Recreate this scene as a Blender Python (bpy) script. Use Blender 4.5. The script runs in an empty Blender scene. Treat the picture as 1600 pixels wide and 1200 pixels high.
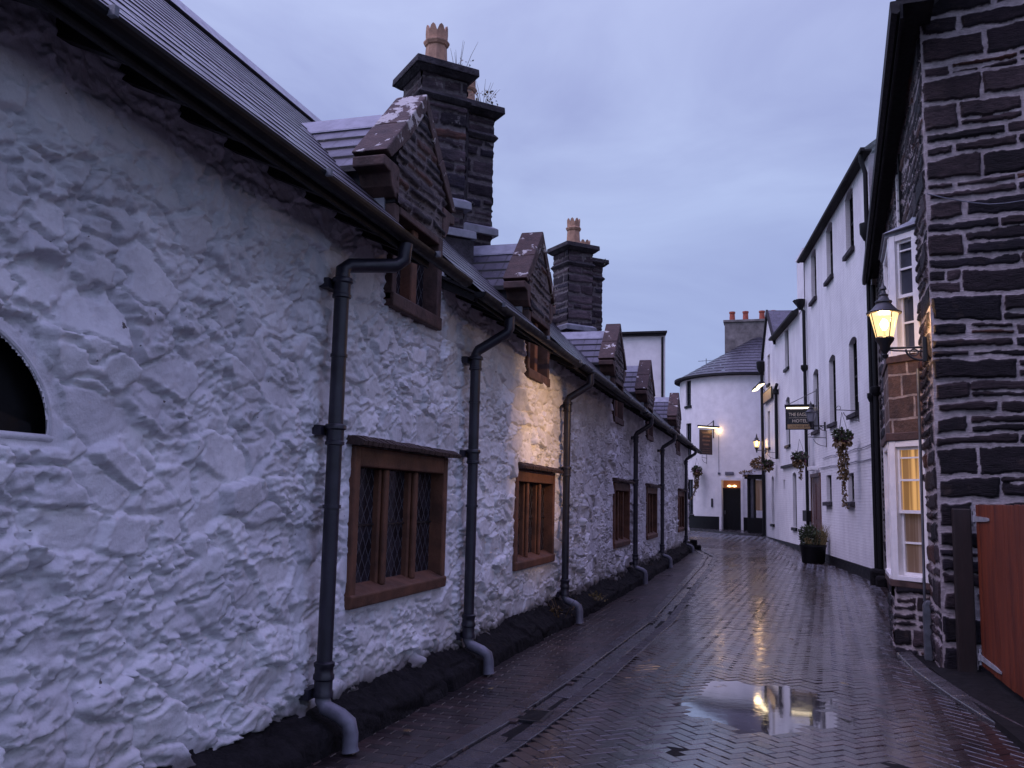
import bpy, bmesh, math, random
import numpy as np
from mathutils import Vector, Matrix
R = math.radians
rnd = random.Random(7)
scn = bpy.context.scene
col = scn.collection

# ------------------------------------------------------------------ camera, sky, sun, exposure
cam_d = bpy.data.cameras.new('camera'); cam = bpy.data.objects.new('camera', cam_d); col.objects.link(cam)
cam_d.sensor_fit = 'HORIZONTAL'; cam_d.sensor_width = 36.0; cam_d.lens = 1400.0 / 1600.0 * 36.0
cam_d.clip_start = 0.05; cam_d.clip_end = 2000
rx, up, fw = (0.96046178, 0.27749273, 0.02260418), (0.01360271, -0.1278643, 0.99169839), (-0.27807936, 0.95218092, 0.12658342)
cam.matrix_world = Matrix(((rx[0], up[0], -fw[0], 0), (rx[1], up[1], -fw[1], 0), (rx[2], up[2], -fw[2], 1.6), (0, 0, 0, 1)))
scn.camera = cam

w = bpy.data.worlds.new('World'); scn.world = w; w.use_nodes = True
nt = w.node_tree; nt.nodes.clear(); N = nt.nodes.new; L = nt.links.new
out = N('ShaderNodeOutputWorld')
sky = N('ShaderNodeTexSky'); sky.sky_type = 'NISHITA'; sky.sun_disc = False
SUN_EL, SUN_ROT = R(50), R(236)
sky.sun_elevation = SUN_EL; sky.sun_rotation = SUN_ROT
b_sky = N('ShaderNodeBackground'); L(sky.outputs[0], b_sky.inputs[0]); b_sky.inputs[1].default_value = 0.02
tc = N('ShaderNodeTexCoord')
sep = N('ShaderNodeSeparateXYZ'); L(tc.outputs['Generated'], sep.inputs[0])
zr = N('ShaderNodeValToRGB'); L(sep.outputs[2], zr.inputs[0])
e = zr.color_ramp.elements
e[0].position = 0.0; e[0].color = (0.31, 0.36, 0.64, 1)
e[1].position = 0.95; e[1].color = (1.22, 1.08, 2.28, 1)          # overcast: brightest overhead
x = e.new(0.52); x.color = (0.46, 0.50, 0.80, 1)
x = e.new(0.30); x.color = (0.36, 0.41, 0.69, 1)
mp = N('ShaderNodeMapping'); mp.inputs['Scale'].default_value = (1, 1, 2.4); L(tc.outputs['Generated'], mp.inputs[0])
nz = N('ShaderNodeTexNoise'); nz.inputs['Scale'].default_value = 2.2; nz.inputs['Detail'].default_value = 6; nz.inputs['Roughness'].default_value = .55
nz.inputs['Distortion'].default_value = .6
L(mp.outputs[0], nz.inputs['Vector'])
cr = N('ShaderNodeValToRGB'); L(nz.outputs[0], cr.inputs[0])
cr.color_ramp.elements[0].position = .36; cr.color_ramp.elements[0].color = (.80, .81, .88, 1)
cr.color_ramp.elements[1].position = .68; cr.color_ramp.elements[1].color = (1.18, 1.22, 1.14, 1)
mx = N('ShaderNodeMixRGB'); mx.blend_type = 'MULTIPLY'; mx.inputs[0].default_value = 1
L(zr.outputs[0], mx.inputs[1]); L(cr.outputs[0], mx.inputs[2])
b_cl = N('ShaderNodeBackground'); L(mx.outputs[0], b_cl.inputs[0]); b_cl.inputs[1].default_value = 0.93
ad = N('ShaderNodeAddShader'); L(b_sky.outputs[0], ad.inputs[0]); L(b_cl.outputs[0], ad.inputs[1]); L(ad.outputs[0], out.inputs[0])

sun_d = bpy.data.lights.new('sun', 'SUN'); sun_d.energy = 1.25; sun_d.angle = R(38); sun_d.color = (0.78, .68, 1.0)
sun = bpy.data.objects.new('sun', sun_d); col.objects.link(sun)
# overcast brightness from high over the street, from behind the camera's left shoulder, over the row's roof
sd = Vector((math.cos(SUN_EL) * math.sin(SUN_ROT), math.cos(SUN_EL) * math.cos(SUN_ROT), math.sin(SUN_EL)))
sun.rotation_euler = sd.to_track_quat('Z', 'Y').to_euler()
vs = scn.view_settings; vs.view_transform = 'Standard'; vs.look = 'None'; vs.exposure = 0.05; vs.gamma = 1

# ------------------------------------------------------------------ numpy noise
def hsh(i, j, s):
    n = (i.astype(np.int64) * 374761393 + j.astype(np.int64) * 668265263 + s * 982451653) & 0xffffffff
    n = ((n ^ (n >> 13)) * 1103515245) & 0xffffffff
    n = ((n ^ (n >> 11)) * 12345677) & 0xffffffff
    return ((n ^ (n >> 16)) & 0xffff) / 65535.0
def vn(x, y, s=0):
    i = np.floor(x); j = np.floor(y); u = x - i; v = y - j; u = u * u * (3 - 2 * u); v = v * v * (3 - 2 * v)
    i = i.astype(np.int64); j = j.astype(np.int64)
    return (hsh(i, j, s) * (1 - u) + hsh(i + 1, j, s) * u) * (1 - v) + (hsh(i, j + 1, s) * (1 - u) + hsh(i + 1, j + 1, s) * u) * v
def fbm(x, y, s=0, o=4):
    a = 0; k = .5
    for q in range(o):
        a = a + k * vn(x * 2 ** q, y * 2 ** q, s + q * 17); k *= .5
    return a / (1 - .5 ** o)
def sst(a, b, x):
    t = np.clip((x - a) / (b - a), 0, 1); return t * t * (3 - 2 * t)
def voro(x, y, s, jit=.9):
    i0 = np.floor(x).astype(np.int64); j0 = np.floor(y).astype(np.int64)
    f1 = np.full(x.shape, 9.); f2 = np.full(x.shape, 9.); ci = i0.copy(); cj = j0.copy(); ox = x * 0; oy = x * 0
    for a in (-1, 0, 1):
        for b in (-1, 0, 1):
            i = i0 + a; j = j0 + b
            px = i + .5 + (hsh(i, j, s) - .5) * jit; py = j + .5 + (hsh(i, j, s + 91) - .5) * jit
            d = np.hypot(x - px, y - py)
            c = d < f1
            f2 = np.where(c, f1, np.minimum(f2, d)); ci = np.where(c, i, ci); cj = np.where(c, j, cj)
            ox = np.where(c, x - px, ox); oy = np.where(c, y - py, oy); f1 = np.where(c, d, f1)
    return f1, f2, ci, cj, ox, oy

GY = [-60, 0, 4.5, 6.4, 9.4, 13, 20, 27, 34, 46, 100, 900]
GZ = [0, 0, 0, -.05, -.05, -.11, -.13, -.11, -.02, .23, .3, .3]
def g(y): return float(np.interp(y, GY, GZ))

# ------------------------------------------------------------------ object helpers
WO = {}
def tag(o, label=None, cat=None, group=None, kind=None):
    if label: o['label'] = label
    if cat: o['category'] = cat
    if group: o['group'] = group
    if kind: o['kind'] = kind
    return o
def place(o, parent, origin):
    col.objects.link(o); WO[o.name] = Vector(origin)
    if parent is not None:
        o.parent = parent; o.location = Vector(origin) - WO[parent.name]
    else:
        o.location = origin
    return o
def thing(name, label, cat, loc, group=None):
    o = bpy.data.objects.new(name, None); o.empty_display_size = .2
    place(o, None, loc); return tag(o, label, cat, group)
def dup(root, delta, label=None, rotz=None, parent=None, scale=None):
    c = root.copy(); col.objects.link(c)
    c.location = root.location + Vector(delta)
    if rotz is not None: c.rotation_euler = (0, 0, rotz)
    if scale is not None: c.scale = scale
    if label: c['label'] = label
    WO[c.name] = WO[root.name] + Vector(delta)
    if parent is not None: c.parent = parent
    def kids(o, n):
        for ch in list(o.children):
            if ch == n: continue
            d = ch.copy(); col.objects.link(d); d.parent = n; kids(ch, d)
    kids(root, c)
    return c

class Frame:
    def __init__(s, o, d, n): s.o = o; s.d = d; s.n = n; s.step = None
    def P(s, a, o, z): return (s.o[0] + s.d[0] * a + s.n[0] * o, s.o[1] + s.d[1] * a + s.n[1] * o, z)
class Curve(Frame):
    def __init__(s, c, r): s.c = c; s.r = r; s.step = .18; s.d = (1, 0); s.n = (0, -1)
    def P(s, a, o, z):
        t = a / s.r; return (s.c[0] + (s.r + o) * math.sin(t), s.c[1] - (s.r + o) * math.cos(t), z)
def unit(a, b):
    l = math.hypot(b[0] - a[0], b[1] - a[1]); return ((b[0] - a[0]) / l, (b[1] - a[1]) / l)
W0 = Frame((0, 0), (1, 0), (0, 1))

class MB:
    def __init__(s): s.v = []; s.f = []; s.lc = []
    def add(s, pts, faces, lcs=None):
        b = len(s.v); s.v += [tuple(p) for p in pts]; s.lc += [tuple(p) for p in (lcs or pts)]
        s.f += [tuple(i + b for i in f) for f in faces]; return s
    def box(s, F, a0, a1, o0, o1, z0, z1):
        n = 1
        if F.step: n = max(1, int(abs(a1 - a0) / F.step))
        L_ = []; 
        for k in range(n + 1):
            a = a0 + (a1 - a0) * k / n
            L_ += [(a, o0, z0), (a, o1, z0), (a, o1, z1), (a, o0, z1)]
        fs = [(0, 3, 2, 1)]
        for k in range(n):
            q = 4 * k
            for i in range(4):
                j = (i + 1) % 4; fs.append((q + i, q + j, q + 4 + j, q + 4 + i))
        q = 4 * n; fs.append((q, q + 1, q + 2, q + 3))
        return s.add([F.P(*l) for l in L_], fs, L_)
    def prism(s, F, prof, o0, o1):            # profile in (a, z), extruded along outward axis
        n = len(prof); L_ = [(a, o0, z) for a, z in prof] + [(a, o1, z) for a, z in prof]
        fs = [tuple(range(n)), tuple(range(2 * n - 1, n - 1, -1))] + [(i, n + i, n + (i + 1) % n, (i + 1) % n) for i in range(n)]
        return s.add([F.P(*l) for l in L_], fs, L_)
    def extr(s, F, prof, a0, a1):             # profile in (o, z), extruded along the facade
        n = len(prof); L_ = [(a0, o, z) for o, z in prof] + [(a1, o, z) for o, z in prof]
        fs = [tuple(range(n)), tuple(range(2 * n - 1, n - 1, -1))] + [(i, n + i, n + (i + 1) % n, (i + 1) % n) for i in range(n)]
        return s.add([F.P(*l) for l in L_], fs, L_)
    def hexa(s, p):                           # 8 points: bottom 4, top 4
        return s.add(p, [(3, 2, 1, 0), (4, 5, 6, 7), (0, 1, 5, 4), (1, 2, 6, 5), (2, 3, 7, 6), (3, 0, 4, 7)])
    def quad(s, *p): return s.add(p, [tuple(range(len(p)))])
    def tube(s, pts, r, n=10, cap=True):
        pts = [Vector(p) for p in pts]; m = len(pts); rs = r if isinstance(r, (list, tuple)) else [r] * m
        vs = []; pu = None
        for i, p in enumerate(pts):
            t = (pts[min(i + 1, m - 1)] - pts[max(i - 1, 0)]).normalized()
            u = pu - t * pu.dot(t) if pu is not None else t.cross(Vector((0, 0, 1)) if abs(t.z) < .9 else Vector((1, 0, 0)))
            u.normalize(); pu = u; v = t.cross(u)
            for k in range(n):
                a = 2 * math.pi * k / n; vs.append(p + (u * math.cos(a) + v * math.sin(a)) * rs[i])
        fs = [(i * n + k, i * n + (k + 1) % n, (i + 1) * n + (k + 1) % n, (i + 1) * n + k) for i in range(m - 1) for k in range(n)]
        if cap: fs += [tuple(range(n - 1, -1, -1)), tuple((m - 1) * n + k for k in range(n))]
        return s.add(vs, fs)
    def lathe(s, c, prof, n=20, rot=0, cap=True):
        m = len(prof); vs = []
        for r, z in prof:
            for k in range(n):
                a = 2 * math.pi * k / n + rot; vs.append((c[0] + r * math.cos(a), c[1] + r * math.sin(a), c[2] + z))
        fs = [(i * n + k, i * n + (k + 1) % n, (i + 1) * n + (k + 1) % n, (i + 1) * n + k) for i in range(m - 1) for k in range(n)]
        if cap: fs += [tuple(range(n - 1, -1, -1)), tuple((m - 1) * n + k for k in range(n))]
        return s.add(vs, fs)
    def build(s, name, mat, parent=None, origin=None, smooth=False, bevel=0, recalc=True):
        me = bpy.data.meshes.new(name)
        O = Vector(origin) if origin is not None else (WO[parent.name] if parent is not None else Vector((0, 0, 0)))
        me.from_pydata([(p[0] - O.x, p[1] - O.y, p[2] - O.z) for p in s.v], [], s.f)
        uv = me.uv_layers.new(name='UVMap').data
        for p in me.polygons:
            A = [s.lc[i] for i in p.vertices]
            ex = [max(q[k] for q in A) - min(q[k] for q in A) for k in range(3)]
            k = ex.index(min(ex))
            for li, q in zip(p.loop_indices, A):
                uv[li].uv = ((q[1], q[2]), (q[0], q[2]), (q[0], q[1]))[k]
        if recalc:
            bm = bmesh.new(); bm.from_mesh(me); bmesh.ops.recalc_face_normals(bm, faces=bm.faces); bm.to_mesh(me); bm.free()
        me.materials.append(mat)
        if smooth:
            me.polygons.foreach_set('use_smooth', [True] * len(me.polygons))
            me.set_sharp_from_angle(angle=R(40))
        o = bpy.data.objects.new(name, me); place(o, parent, O)
        if bevel:
            md = o.modifiers.new('bevel', 'BEVEL'); md.width = bevel; md.segments = 2; md.limit_method = 'ANGLE'
        return o

def grid_obj(name, P, mask, mat, parent=None, colr=None, smooth=True):
    """P: (nu, nv, 3) points, mask: (nu-1, nv-1) faces kept, colr: (nu, nv, 4)"""
    nu, nv = P.shape[:2]
    idx = np.arange(nu * nv).reshape(nu, nv)
    q = np.stack([idx[:-1, :-1], idx[1:, :-1], idx[1:, 1:], idx[:-1, 1:]], -1)[mask]
    used = np.zeros(nu * nv, bool); used[q.ravel()] = True
    rm = np.cumsum(used) - 1; q = rm[q]
    V = P.reshape(-1, 3)[used]
    O = WO[parent.name] if parent is not None else Vector((0, 0, 0))
    V = V - np.array(O)
    me = bpy.data.meshes.new(name)
    me.vertices.add(len(V)); me.vertices.foreach_set('co', V.astype(np.float32).ravel())
    me.loops.add(q.size); me.loops.foreach_set('vertex_index', q.ravel().astype(np.int32))
    me.polygons.add(len(q)); me.polygons.foreach_set('loop_start', np.arange(0, q.size, 4, dtype=np.int32))
    me.update(calc_edges=True)
    me.polygons.foreach_set('use_smooth', np.full(len(q), smooth))
    if colr is not None:
        at = me.attributes.new('mark', 'FLOAT_COLOR', 'POINT'); at.data.foreach_set('color', colr.reshape(-1, 4)[used].astype(np.float32).ravel())
    me.materials.append(mat)
    o = bpy.data.objects.new(name, me); return place(o, parent, O)

# ------------------------------------------------------------------ materials
def newmat(name):
    m = bpy.data.materials.new(name); m.use_nodes = True; t = m.node_tree
    b = t.nodes['Principled BSDF']; return m, t, b
def pos(t, scale=(1, 1, 1)):
    gN = t.nodes.new('ShaderNodeNewGeometry'); mpn = t.nodes.new('ShaderNodeMapping'); mpn.inputs['Scale'].default_value = scale
    t.links.new(gN.outputs['Position'], mpn.inputs[0]); return mpn.outputs[0]
def noise(t, vec, sc, det=4, rough=.6):
    n = t.nodes.new('ShaderNodeTexNoise'); n.inputs['Scale'].default_value = sc; n.inputs['Detail'].default_value = det
    n.inputs['Roughness'].default_value = rough; t.links.new(vec, n.inputs['Vector']); return n.outputs[0]
def ramp(t, v, p0, c0, p1, c1, mid=None):
    r_ = t.nodes.new('ShaderNodeValToRGB'); t.links.new(v, r_.inputs[0]); E_ = r_.color_ramp.elements
    E_[0].position = p0; E_[0].color = (*c0, 1); E_[1].position = p1; E_[1].color = (*c1, 1)
    if mid: q = E_.new(mid[0]); q.color = (*mid[1], 1)
    return r_.outputs[0]
def mixc(t, f, a, b, mode='MIX'):
    m = t.nodes.new('ShaderNodeMixRGB'); m.blend_type = mode
    for s_, v in ((0, f), (1, a), (2, b)):
        if isinstance(v, (int, float)): m.inputs[s_].default_value = v
        elif isinstance(v, tuple): m.inputs[s_].default_value = (*v, 1)
        else: t.links.new(v, m.inputs[s_])
    return m.outputs[0]
def mth(t, op, a, b=None):
    m = t.nodes.new('ShaderNodeMath'); m.operation = op
    for s_, v in ((0, a), (1, b)):
        if v is None: continue
        if isinstance(v, (int, float)): m.inputs[s_].default_value = v
        else: t.links.new(v, m.inputs[s_])
    return m.outputs[0]
def bumpn(t, b, h, st, dist=.01):
    n = t.nodes.new('ShaderNodeBump'); n.inputs['Strength'].default_value = st; n.inputs['Distance'].default_value = dist
    t.links.new(h, n.inputs['Height']); t.links.new(n.outputs[0], b.inputs['Normal'])
def pm(name, c, rough=.6, var=.35, sc=6, bump=.3, bsc=60, bd=.005, metal=0, c2=None, stretch=(1, 1, 1), spec=.5, rvar=0.1):
    m, t, b = newmat(name); p = pos(t, stretch)
    n = noise(t, p, sc)
    lo = tuple(k * (1 - var) for k in c); hi = c2 or tuple(min(1, k * (1 + var)) for k in c)
    t.links.new(ramp(t, n, .3, lo, .7, hi), b.inputs['Base Color'])
    rr = ramp(t, noise(t, p, sc * 2.3), .3, (max(.02, rough - rvar),) * 3, .7, (min(1, rough + rvar),) * 3)
    t.links.new(rr, b.inputs['Roughness'])
    b.inputs['Metallic'].default_value = metal; b.inputs['Specular IOR Level'].default_value = spec
    if bump: bumpn(t, b, noise(t, p, bsc, 5), bump, bd)
    return m
def emis(name, c, s):
    m, t, b = newmat(name); b.inputs['Base Color'].default_value = (*[min(k, .8) for k in c], 1)
    b.inputs['Emission Color'].default_value = (*c, 1); b.inputs['Emission Strength'].default_value = s; return m

M = {}
# limewashed rubble: paint, with grime in patches of its own and flaked spots
m, t, b = newmat('limewash'); p = pos(t)
a1 = ramp(t, noise(t, p, 1.3, 6, .65), .30, (.60, .60, .63), .62, (.80, .80, .82))
a2 = ramp(t, noise(t, p, 9, 6, .7), .25, (.80, .79, .80), .55, (1, 1, 1))
fl = ramp(t, noise(t, p, 17, 3, .5), .735, (0, 0, 0), .76, (1, 1, 1))
cc = mixc(t, 1, a1, a2, 'MULTIPLY'); cc = mixc(t, fl, cc, (.10, .085, .08))
at = t.nodes.new('ShaderNodeAttribute'); at.attribute_name = 'mark'
sp_ = t.nodes.new('ShaderNodeSeparateColor'); t.links.new(at.outputs['Color'], sp_.inputs[0])
cc = mixc(t, 1, cc, ramp(t, sp_.outputs[2], 0, (.80, .80, .81), 1, (1.04, 1.04, 1.04)), 'MULTIPLY'); cc = mixc(t, sp_.outputs[1], cc, (.30, .27, .22)); cc = mixc(t, sp_.outputs[0], cc, (.07, .06, .055))
t.links.new(cc, b.inputs['Base Color']); b.inputs['Roughness'].default_value = .75
bumpn(t, b, mth(t, 'ADD', noise(t, p, 22, 6, .62), mth(t, 'MULTIPLY', noise(t, p, 90, 3), .35)), .38, .02); M['limewash'] = m
# coursed slate rubble with pale mortar: attribute mark = (mortar, stone id, 0, 0)
def rubble(name, k, tint, mlo, mhi, lich=0):
    m, t, b = newmat(name); p = pos(t); ps = pos(t, (1, 1, 3.5))
    at = t.nodes.new('ShaderNodeAttribute'); at.attribute_name = 'mark'
    sp_ = t.nodes.new('ShaderNodeSeparateColor'); t.links.new(at.outputs['Color'], sp_.inputs[0])
    st = t.nodes.new('ShaderNodeValToRGB'); t.links.new(sp_.outputs[1], st.inputs[0]); st.color_ramp.interpolation = 'CONSTANT'
    cs = ((0, (.010, .008, .011)), (.22, (.017, .013, .017)), (.42, (.032, .024, .027)), (.58, (.012, .011, .017)), (.72, (.045, .036, .040)), (.86, (.070, .034, .024)), (.94, (.060, .048, .052)))
    E_ = st.color_ramp.elements; E_[0].position = 0; E_[1].position = .94
    for q, c_ in cs[1:-1]: E_.new(q)
    for e_, (q, c_) in zip(sorted(E_, key=lambda z_: z_.position), cs): e_.color = (c_[0] * k * tint[0], c_[1] * k * tint[1], c_[2] * k * tint[2], 1)
    sv = mixc(t, 1, st.outputs[0], ramp(t, noise(t, ps, 9, 7, .7), .3, (.5, .5, .52), .72, (1.9, 1.75, 1.7)), 'MULTIPLY')
    sv = mixc(t, ramp(t, noise(t, p, 5, 5, .6), .60, (0, 0, 0), .74, (.5, .5, .5)), sv, (.085, .06, .05))
    if lich: sv = mixc(t, ramp(t, noise(t, p, 4.5, 6, .62), .63, (0, 0, 0), .66, (1, 1, 1)), sv, (.26, .25, .235))
    mo = ramp(t, noise(t, p, 14, 5), .3, mlo, .7, mhi); mo = mixc(t, ramp(t, noise(t, p, 2.6, 6, .65), .50, (0, 0, 0), .66, (.5, .5, .5)), mo, tuple(k_ * .40 for k_ in mlo))
    sv = mixc(t, 1, sv, ramp(t, noise(t, p, 1.7, 4, .6), .35, (.45, .45, .48), .68, (1.5, 1.4, 1.35)), 'MULTIPLY'); t.links.new(mixc(t, sp_.outputs[0], sv, mo), b.inputs['Base Color']); b.inputs['Roughness'].default_value = .65; b.inputs['Specular IOR Level'].default_value = .25; ps = pos(t, (.55, .55, 5))
    bumpn(t, b, mth(t, 'ADD', noise(t, ps, 22, 8, .7), mth(t, 'MULTIPLY', noise(t, p, 60, 4), .5)), 1.0, .03); return m
M['rubble'] = rubble('slate_rubble', 1.0, (.85, .80, .82), (.34, .29, .29), (.60, .53, .53))
M['gable_rubble'] = rubble('gable_rubble', 1.35, (.88, .97, 1.05), (.12, .10, .10), (.24, .21, .20), 1)
M['stack_rubble'] = rubble('chimney_rubble', 1.8, (.92, .97, 1.02), (.09, .08, .08), (.20, .18, .18), 1)
# small stone work (gables, chimneys) from a distorted block pattern on the UV
def blockwork(name, c1, c2, mor, bw, bh, ms=.016, lich=0, dist=.05):
    m, t, b = newmat(name); p = pos(t); uvn = t.nodes.new('ShaderNodeUVMap')
    nd = t.nodes.new('ShaderNodeTexNoise'); nd.inputs['Scale'].default_value = 3.5; nd.inputs['Detail'].default_value = 3; t.links.new(p, nd.inputs['Vector'])
    va = t.nodes.new('ShaderNodeVectorMath'); va.operation = 'MULTIPLY_ADD'; t.links.new(nd.outputs['Color'], va.inputs[0]); va.inputs[1].default_value = (dist * 2,) * 3; t.links.new(uvn.outputs[0], va.inputs[2])
    br = t.nodes.new('ShaderNodeTexBrick'); t.links.new(va.outputs[0], br.inputs['Vector'])
    br.inputs['Scale'].default_value = 1; br.inputs['Brick Width'].default_value = bw; br.inputs['Row Height'].default_value = bh
    br.inputs['Mortar Size'].default_value = ms; br.inputs['Mortar Smooth'].default_value = .3; br.inputs['Bias'].default_value = 0
    br.offset = .43; br.squash = 1.35; br.squash_frequency = 3
    br.inputs['Color1'].default_value = (*c1, 1); br.inputs['Color2'].default_value = (*c2, 1); br.inputs['Mortar'].default_value = (*mor, 1)
    c_ = mixc(t, 1, br.outputs[0], ramp(t, noise(t, p, 8, 6, .7), .3, (.45, .45, .48), .72, (1.7, 1.55, 1.5)), 'MULTIPLY')
    if lich: c_ = mixc(t, ramp(t, noise(t, p, 5.5, 5, .6), .62, (0, 0, 0), .66, (1, 1, 1)), c_, (.42, .40, .38))
    t.links.new(c_, b.inputs['Base Color']); b.inputs['Roughness'].default_value = .75
    bumpn(t, b, mth(t, 'ADD', mth(t, 'MULTIPLY', br.outputs[1], -.8), noise(t, p, 24, 6, .65)), .8, .02); return m
M['gable_stone'] = blockwork('gable_stone', (.045, .036, .04), (.13, .10, .095), (.20, .175, .175), .30, .105, .018, dist=.07)
M['stack_stone'] = blockwork('stack_stone', (.055, .048, .055), (.16, .13, .13), (.24, .21, .21), .42, .24, .016, dist=.08)
M['spandrel'] = blockwork('spandrel_stone', (.055, .032, .024), (.10, .058, .038), (.27, .23, .20), .36, .27, .016, dist=.03)
M['red_brick'] = blockwork('red_brick', (.16, .06, .045), (.22, .09, .07), (.30, .26, .25), .22, .075, .01, dist=.004)
# lichen-covered coping stone
def lichen(name, base, th):
    m, t, b = newmat(name); p = pos(t)
    c_ = ramp(t, noise(t, p, 7, 6, .7), .3, tuple(k * .5 for k in base), .7, tuple(k * 1.7 for k in base))
    n2 = t.nodes.new('ShaderNodeTexNoise'); n2.inputs['Scale'].default_value = 6.5; n2.inputs['Detail'].default_value = 6; n2.inputs['Roughness'].default_value = .62
    n2.inputs['Distortion'].default_value = .4; t.links.new(p, n2.inputs['Vector'])
    c_ = mixc(t, ramp(t, n2.outputs[0], th, (0, 0, 0), th + .03, (1, 1, 1)), c_, (.45, .43, .40))
    t.links.new(c_, b.inputs['Base Color']); b.inputs['Roughness'].default_value = .8
    bumpn(t, b, noise(t, p, 30, 6, .65), .7, .02); return m
M['coping'] = lichen('coping_stone', (.050, .028, .023), .60)
M['coping_pale'] = lichen('coping_stone_lichen', (.055, .032, .026), .49)
M['cap_stone'] = pm('chimney_cap_stone', (.040, .036, .040), .8, .6, 5, .9, 22, .03, spec=.25)
M['sandstone'] = pm('brown_sandstone', (.110, .046, .024), .7, .45, 5, .5, 40, .01)
M['sandstone_dark'] = pm('dark_sandstone', (.065, .036, .030), .75, .5, 6, .6, 35, .01)
M['drip'] = pm('slate_drip_stone', (.052, .030, .024), .75, .5, 9, .8, 35, .015)
M['plinth'] = pm('tarred_plinth', (.010, .009, .010), .85, .6, 7, .9, 30, .03, spec=.15)
M['black'] = pm('black_paint', (.005, .005, .006), .5, .3, 6, .15, 60, spec=.25)
M['pipe'] = pm('grey_pipe_paint', (.018, .017, .027), .38, .5, 5, .35, 40) ; M['pipe_old'] = pm('old_pipe_paint', (.045, .045, .06), .34, .25, 9, .12, 90)
M['pipe_pale'] = pm('pale_grey_pipe', (.13, .13, .16), .42, .3, 9, .2, 60)
M['soffit'] = pm('dark_timber', (.006, .005, .006), .8, .4, 8, .3, 40)
M['lead'] = pm('lead_sheet', (.22, .23, .26), .42, .25, 7, .4, 20, .008)
M['terracotta'] = pm('buff_clay', (.42, .25, .16), .8, .3, 9, .4, 50)
M['red_clay'] = pm('red_clay', (.35, .085, .05), .8, .25, 9, .3, 50)
M['white_wood'] = pm('white_gloss_paint', (.78, .77, .76), .35, .08, 8, .1, 70)
M['render_white'] = pm('white_render', (.76, .74, .73), .8, .10, 2.5, .35, 30, .01)
M['render_grey'] = pm('grey_render', (.19, .17, .16), .85, .45, 2.5, .4, 30, .01)
M['iron'] = pm('black_iron', (.012, .012, .014), .4, .3, 9, .2, 70)
M['verdigris'] = pm('weathered_metal', (.035, .034, .037), .45, .4, 9, .2, 70)
M['glass_dark'] = pm('dark_window_glass', (.012, .013, .017), .06, .3, 4, .12, 7, .01, spec=.7, rvar=.02)
M['glass_sash'] = pm('sash_glass', (.05, .055, .07), .05, .3, 3, .05, 6, .01, spec=.8, rvar=.02)
M['brown_door'] = pm('brown_door_paint', (.085, .028, .018), .4, .3, 8, .2, 50)
M['zinc'] = pm('galvanised_steel', (.16, .17, .19), .45, .35, 9, .2, 50, metal=.6)
M['post'] = pm('dark_stained_timber', (.012, .005, .004), .7, .5, 9, .5, 30, stretch=(1, 1, .2))
M['blue_paint'] = pm('blue_grey_paint', (.10, .14, .24), .6, .2, 4, .1, 40)
# painted brickwork
m, t, b = newmat('painted_brick'); p = pos(t); uvn = t.nodes.new('ShaderNodeUVMap')
br = t.nodes.new('ShaderNodeTexBrick'); t.links.new(uvn.outputs[0], br.inputs['Vector'])
br.inputs['Scale'].default_value = 1; br.inputs['Brick Width'].default_value = .225; br.inputs['Row Height'].default_value = .075; br.inputs['Mortar Size'].default_value = .008; br.inputs['Mortar Smooth'].default_value = .5
pw = ramp(t, noise(t, p, .9, 6, .65), .3, (.64, .62, .62), .6, (.80, .785, .77))
pst = pos(t, (1, 1, .12))
pw = mixc(t, 1, pw, ramp(t, noise(t, pst, 3, 5, .6), .28, (.87, .86, .86), .5, (1, 1, 1)), 'MULTIPLY')
t.links.new(mixc(t, mth(t, 'MULTIPLY', br.outputs[1], .22), pw, (.42, .40, .40)), b.inputs['Base Color']); b.inputs['Roughness'].default_value = .6
bumpn(t, b, mth(t, 'ADD', mth(t, 'MULTIPLY', br.outputs[1], -1), mth(t, 'MULTIPLY', noise(t, p, 25, 5), .8)), .7, .012); M['painted_brick'] = m
# slates: UV.x along the course, UV.y up the slope
m, t, b = newmat('roof_slate'); p = pos(t); uvn = t.nodes.new('ShaderNodeUVMap')
br = t.nodes.new('ShaderNodeTexBrick'); t.links.new(uvn.outputs[0], br.inputs['Vector'])
br.inputs['Scale'].default_value = 1; br.inputs['Brick Width'].default_value = .26; br.inputs['Row Height'].default_value = .2; br.inputs['Mortar Size'].default_value = .012; br.inputs['Mortar Smooth'].default_value = .1
br.inputs['Color1'].default_value = (.024, .024, .034, 1); br.inputs['Color2'].default_value = (.050, .050, .066, 1); br.inputs['Mortar'].default_value = (.012, .012, .014, 1)
c_ = mixc(t, 1, br.outputs[0], ramp(t, noise(t, p, 6, 6, .7), .3, (.6, .6, .62), .7, (1.45, 1.4, 1.4)), 'MULTIPLY')
c_ = mixc(t, ramp(t, noise(t, p, 11, 4, .5), .68, (0, 0, 0), .73, (.7, .7, .7)), c_, (.16, .16, .14))
t.links.new(c_, b.inputs['Base Color']); t.links.new(ramp(t, noise(t, p, 5), .3, (.25,) * 3, .7, (.5,) * 3), b.inputs['Roughness'])
bumpn(t, b, mth(t, 'ADD', mth(t, 'MULTIPLY', br.outputs[1], -1.2), mth(t, 'MULTIPLY', noise(t, p, 35, 4), .5)), .5, .01); M['slate'] = m
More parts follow.
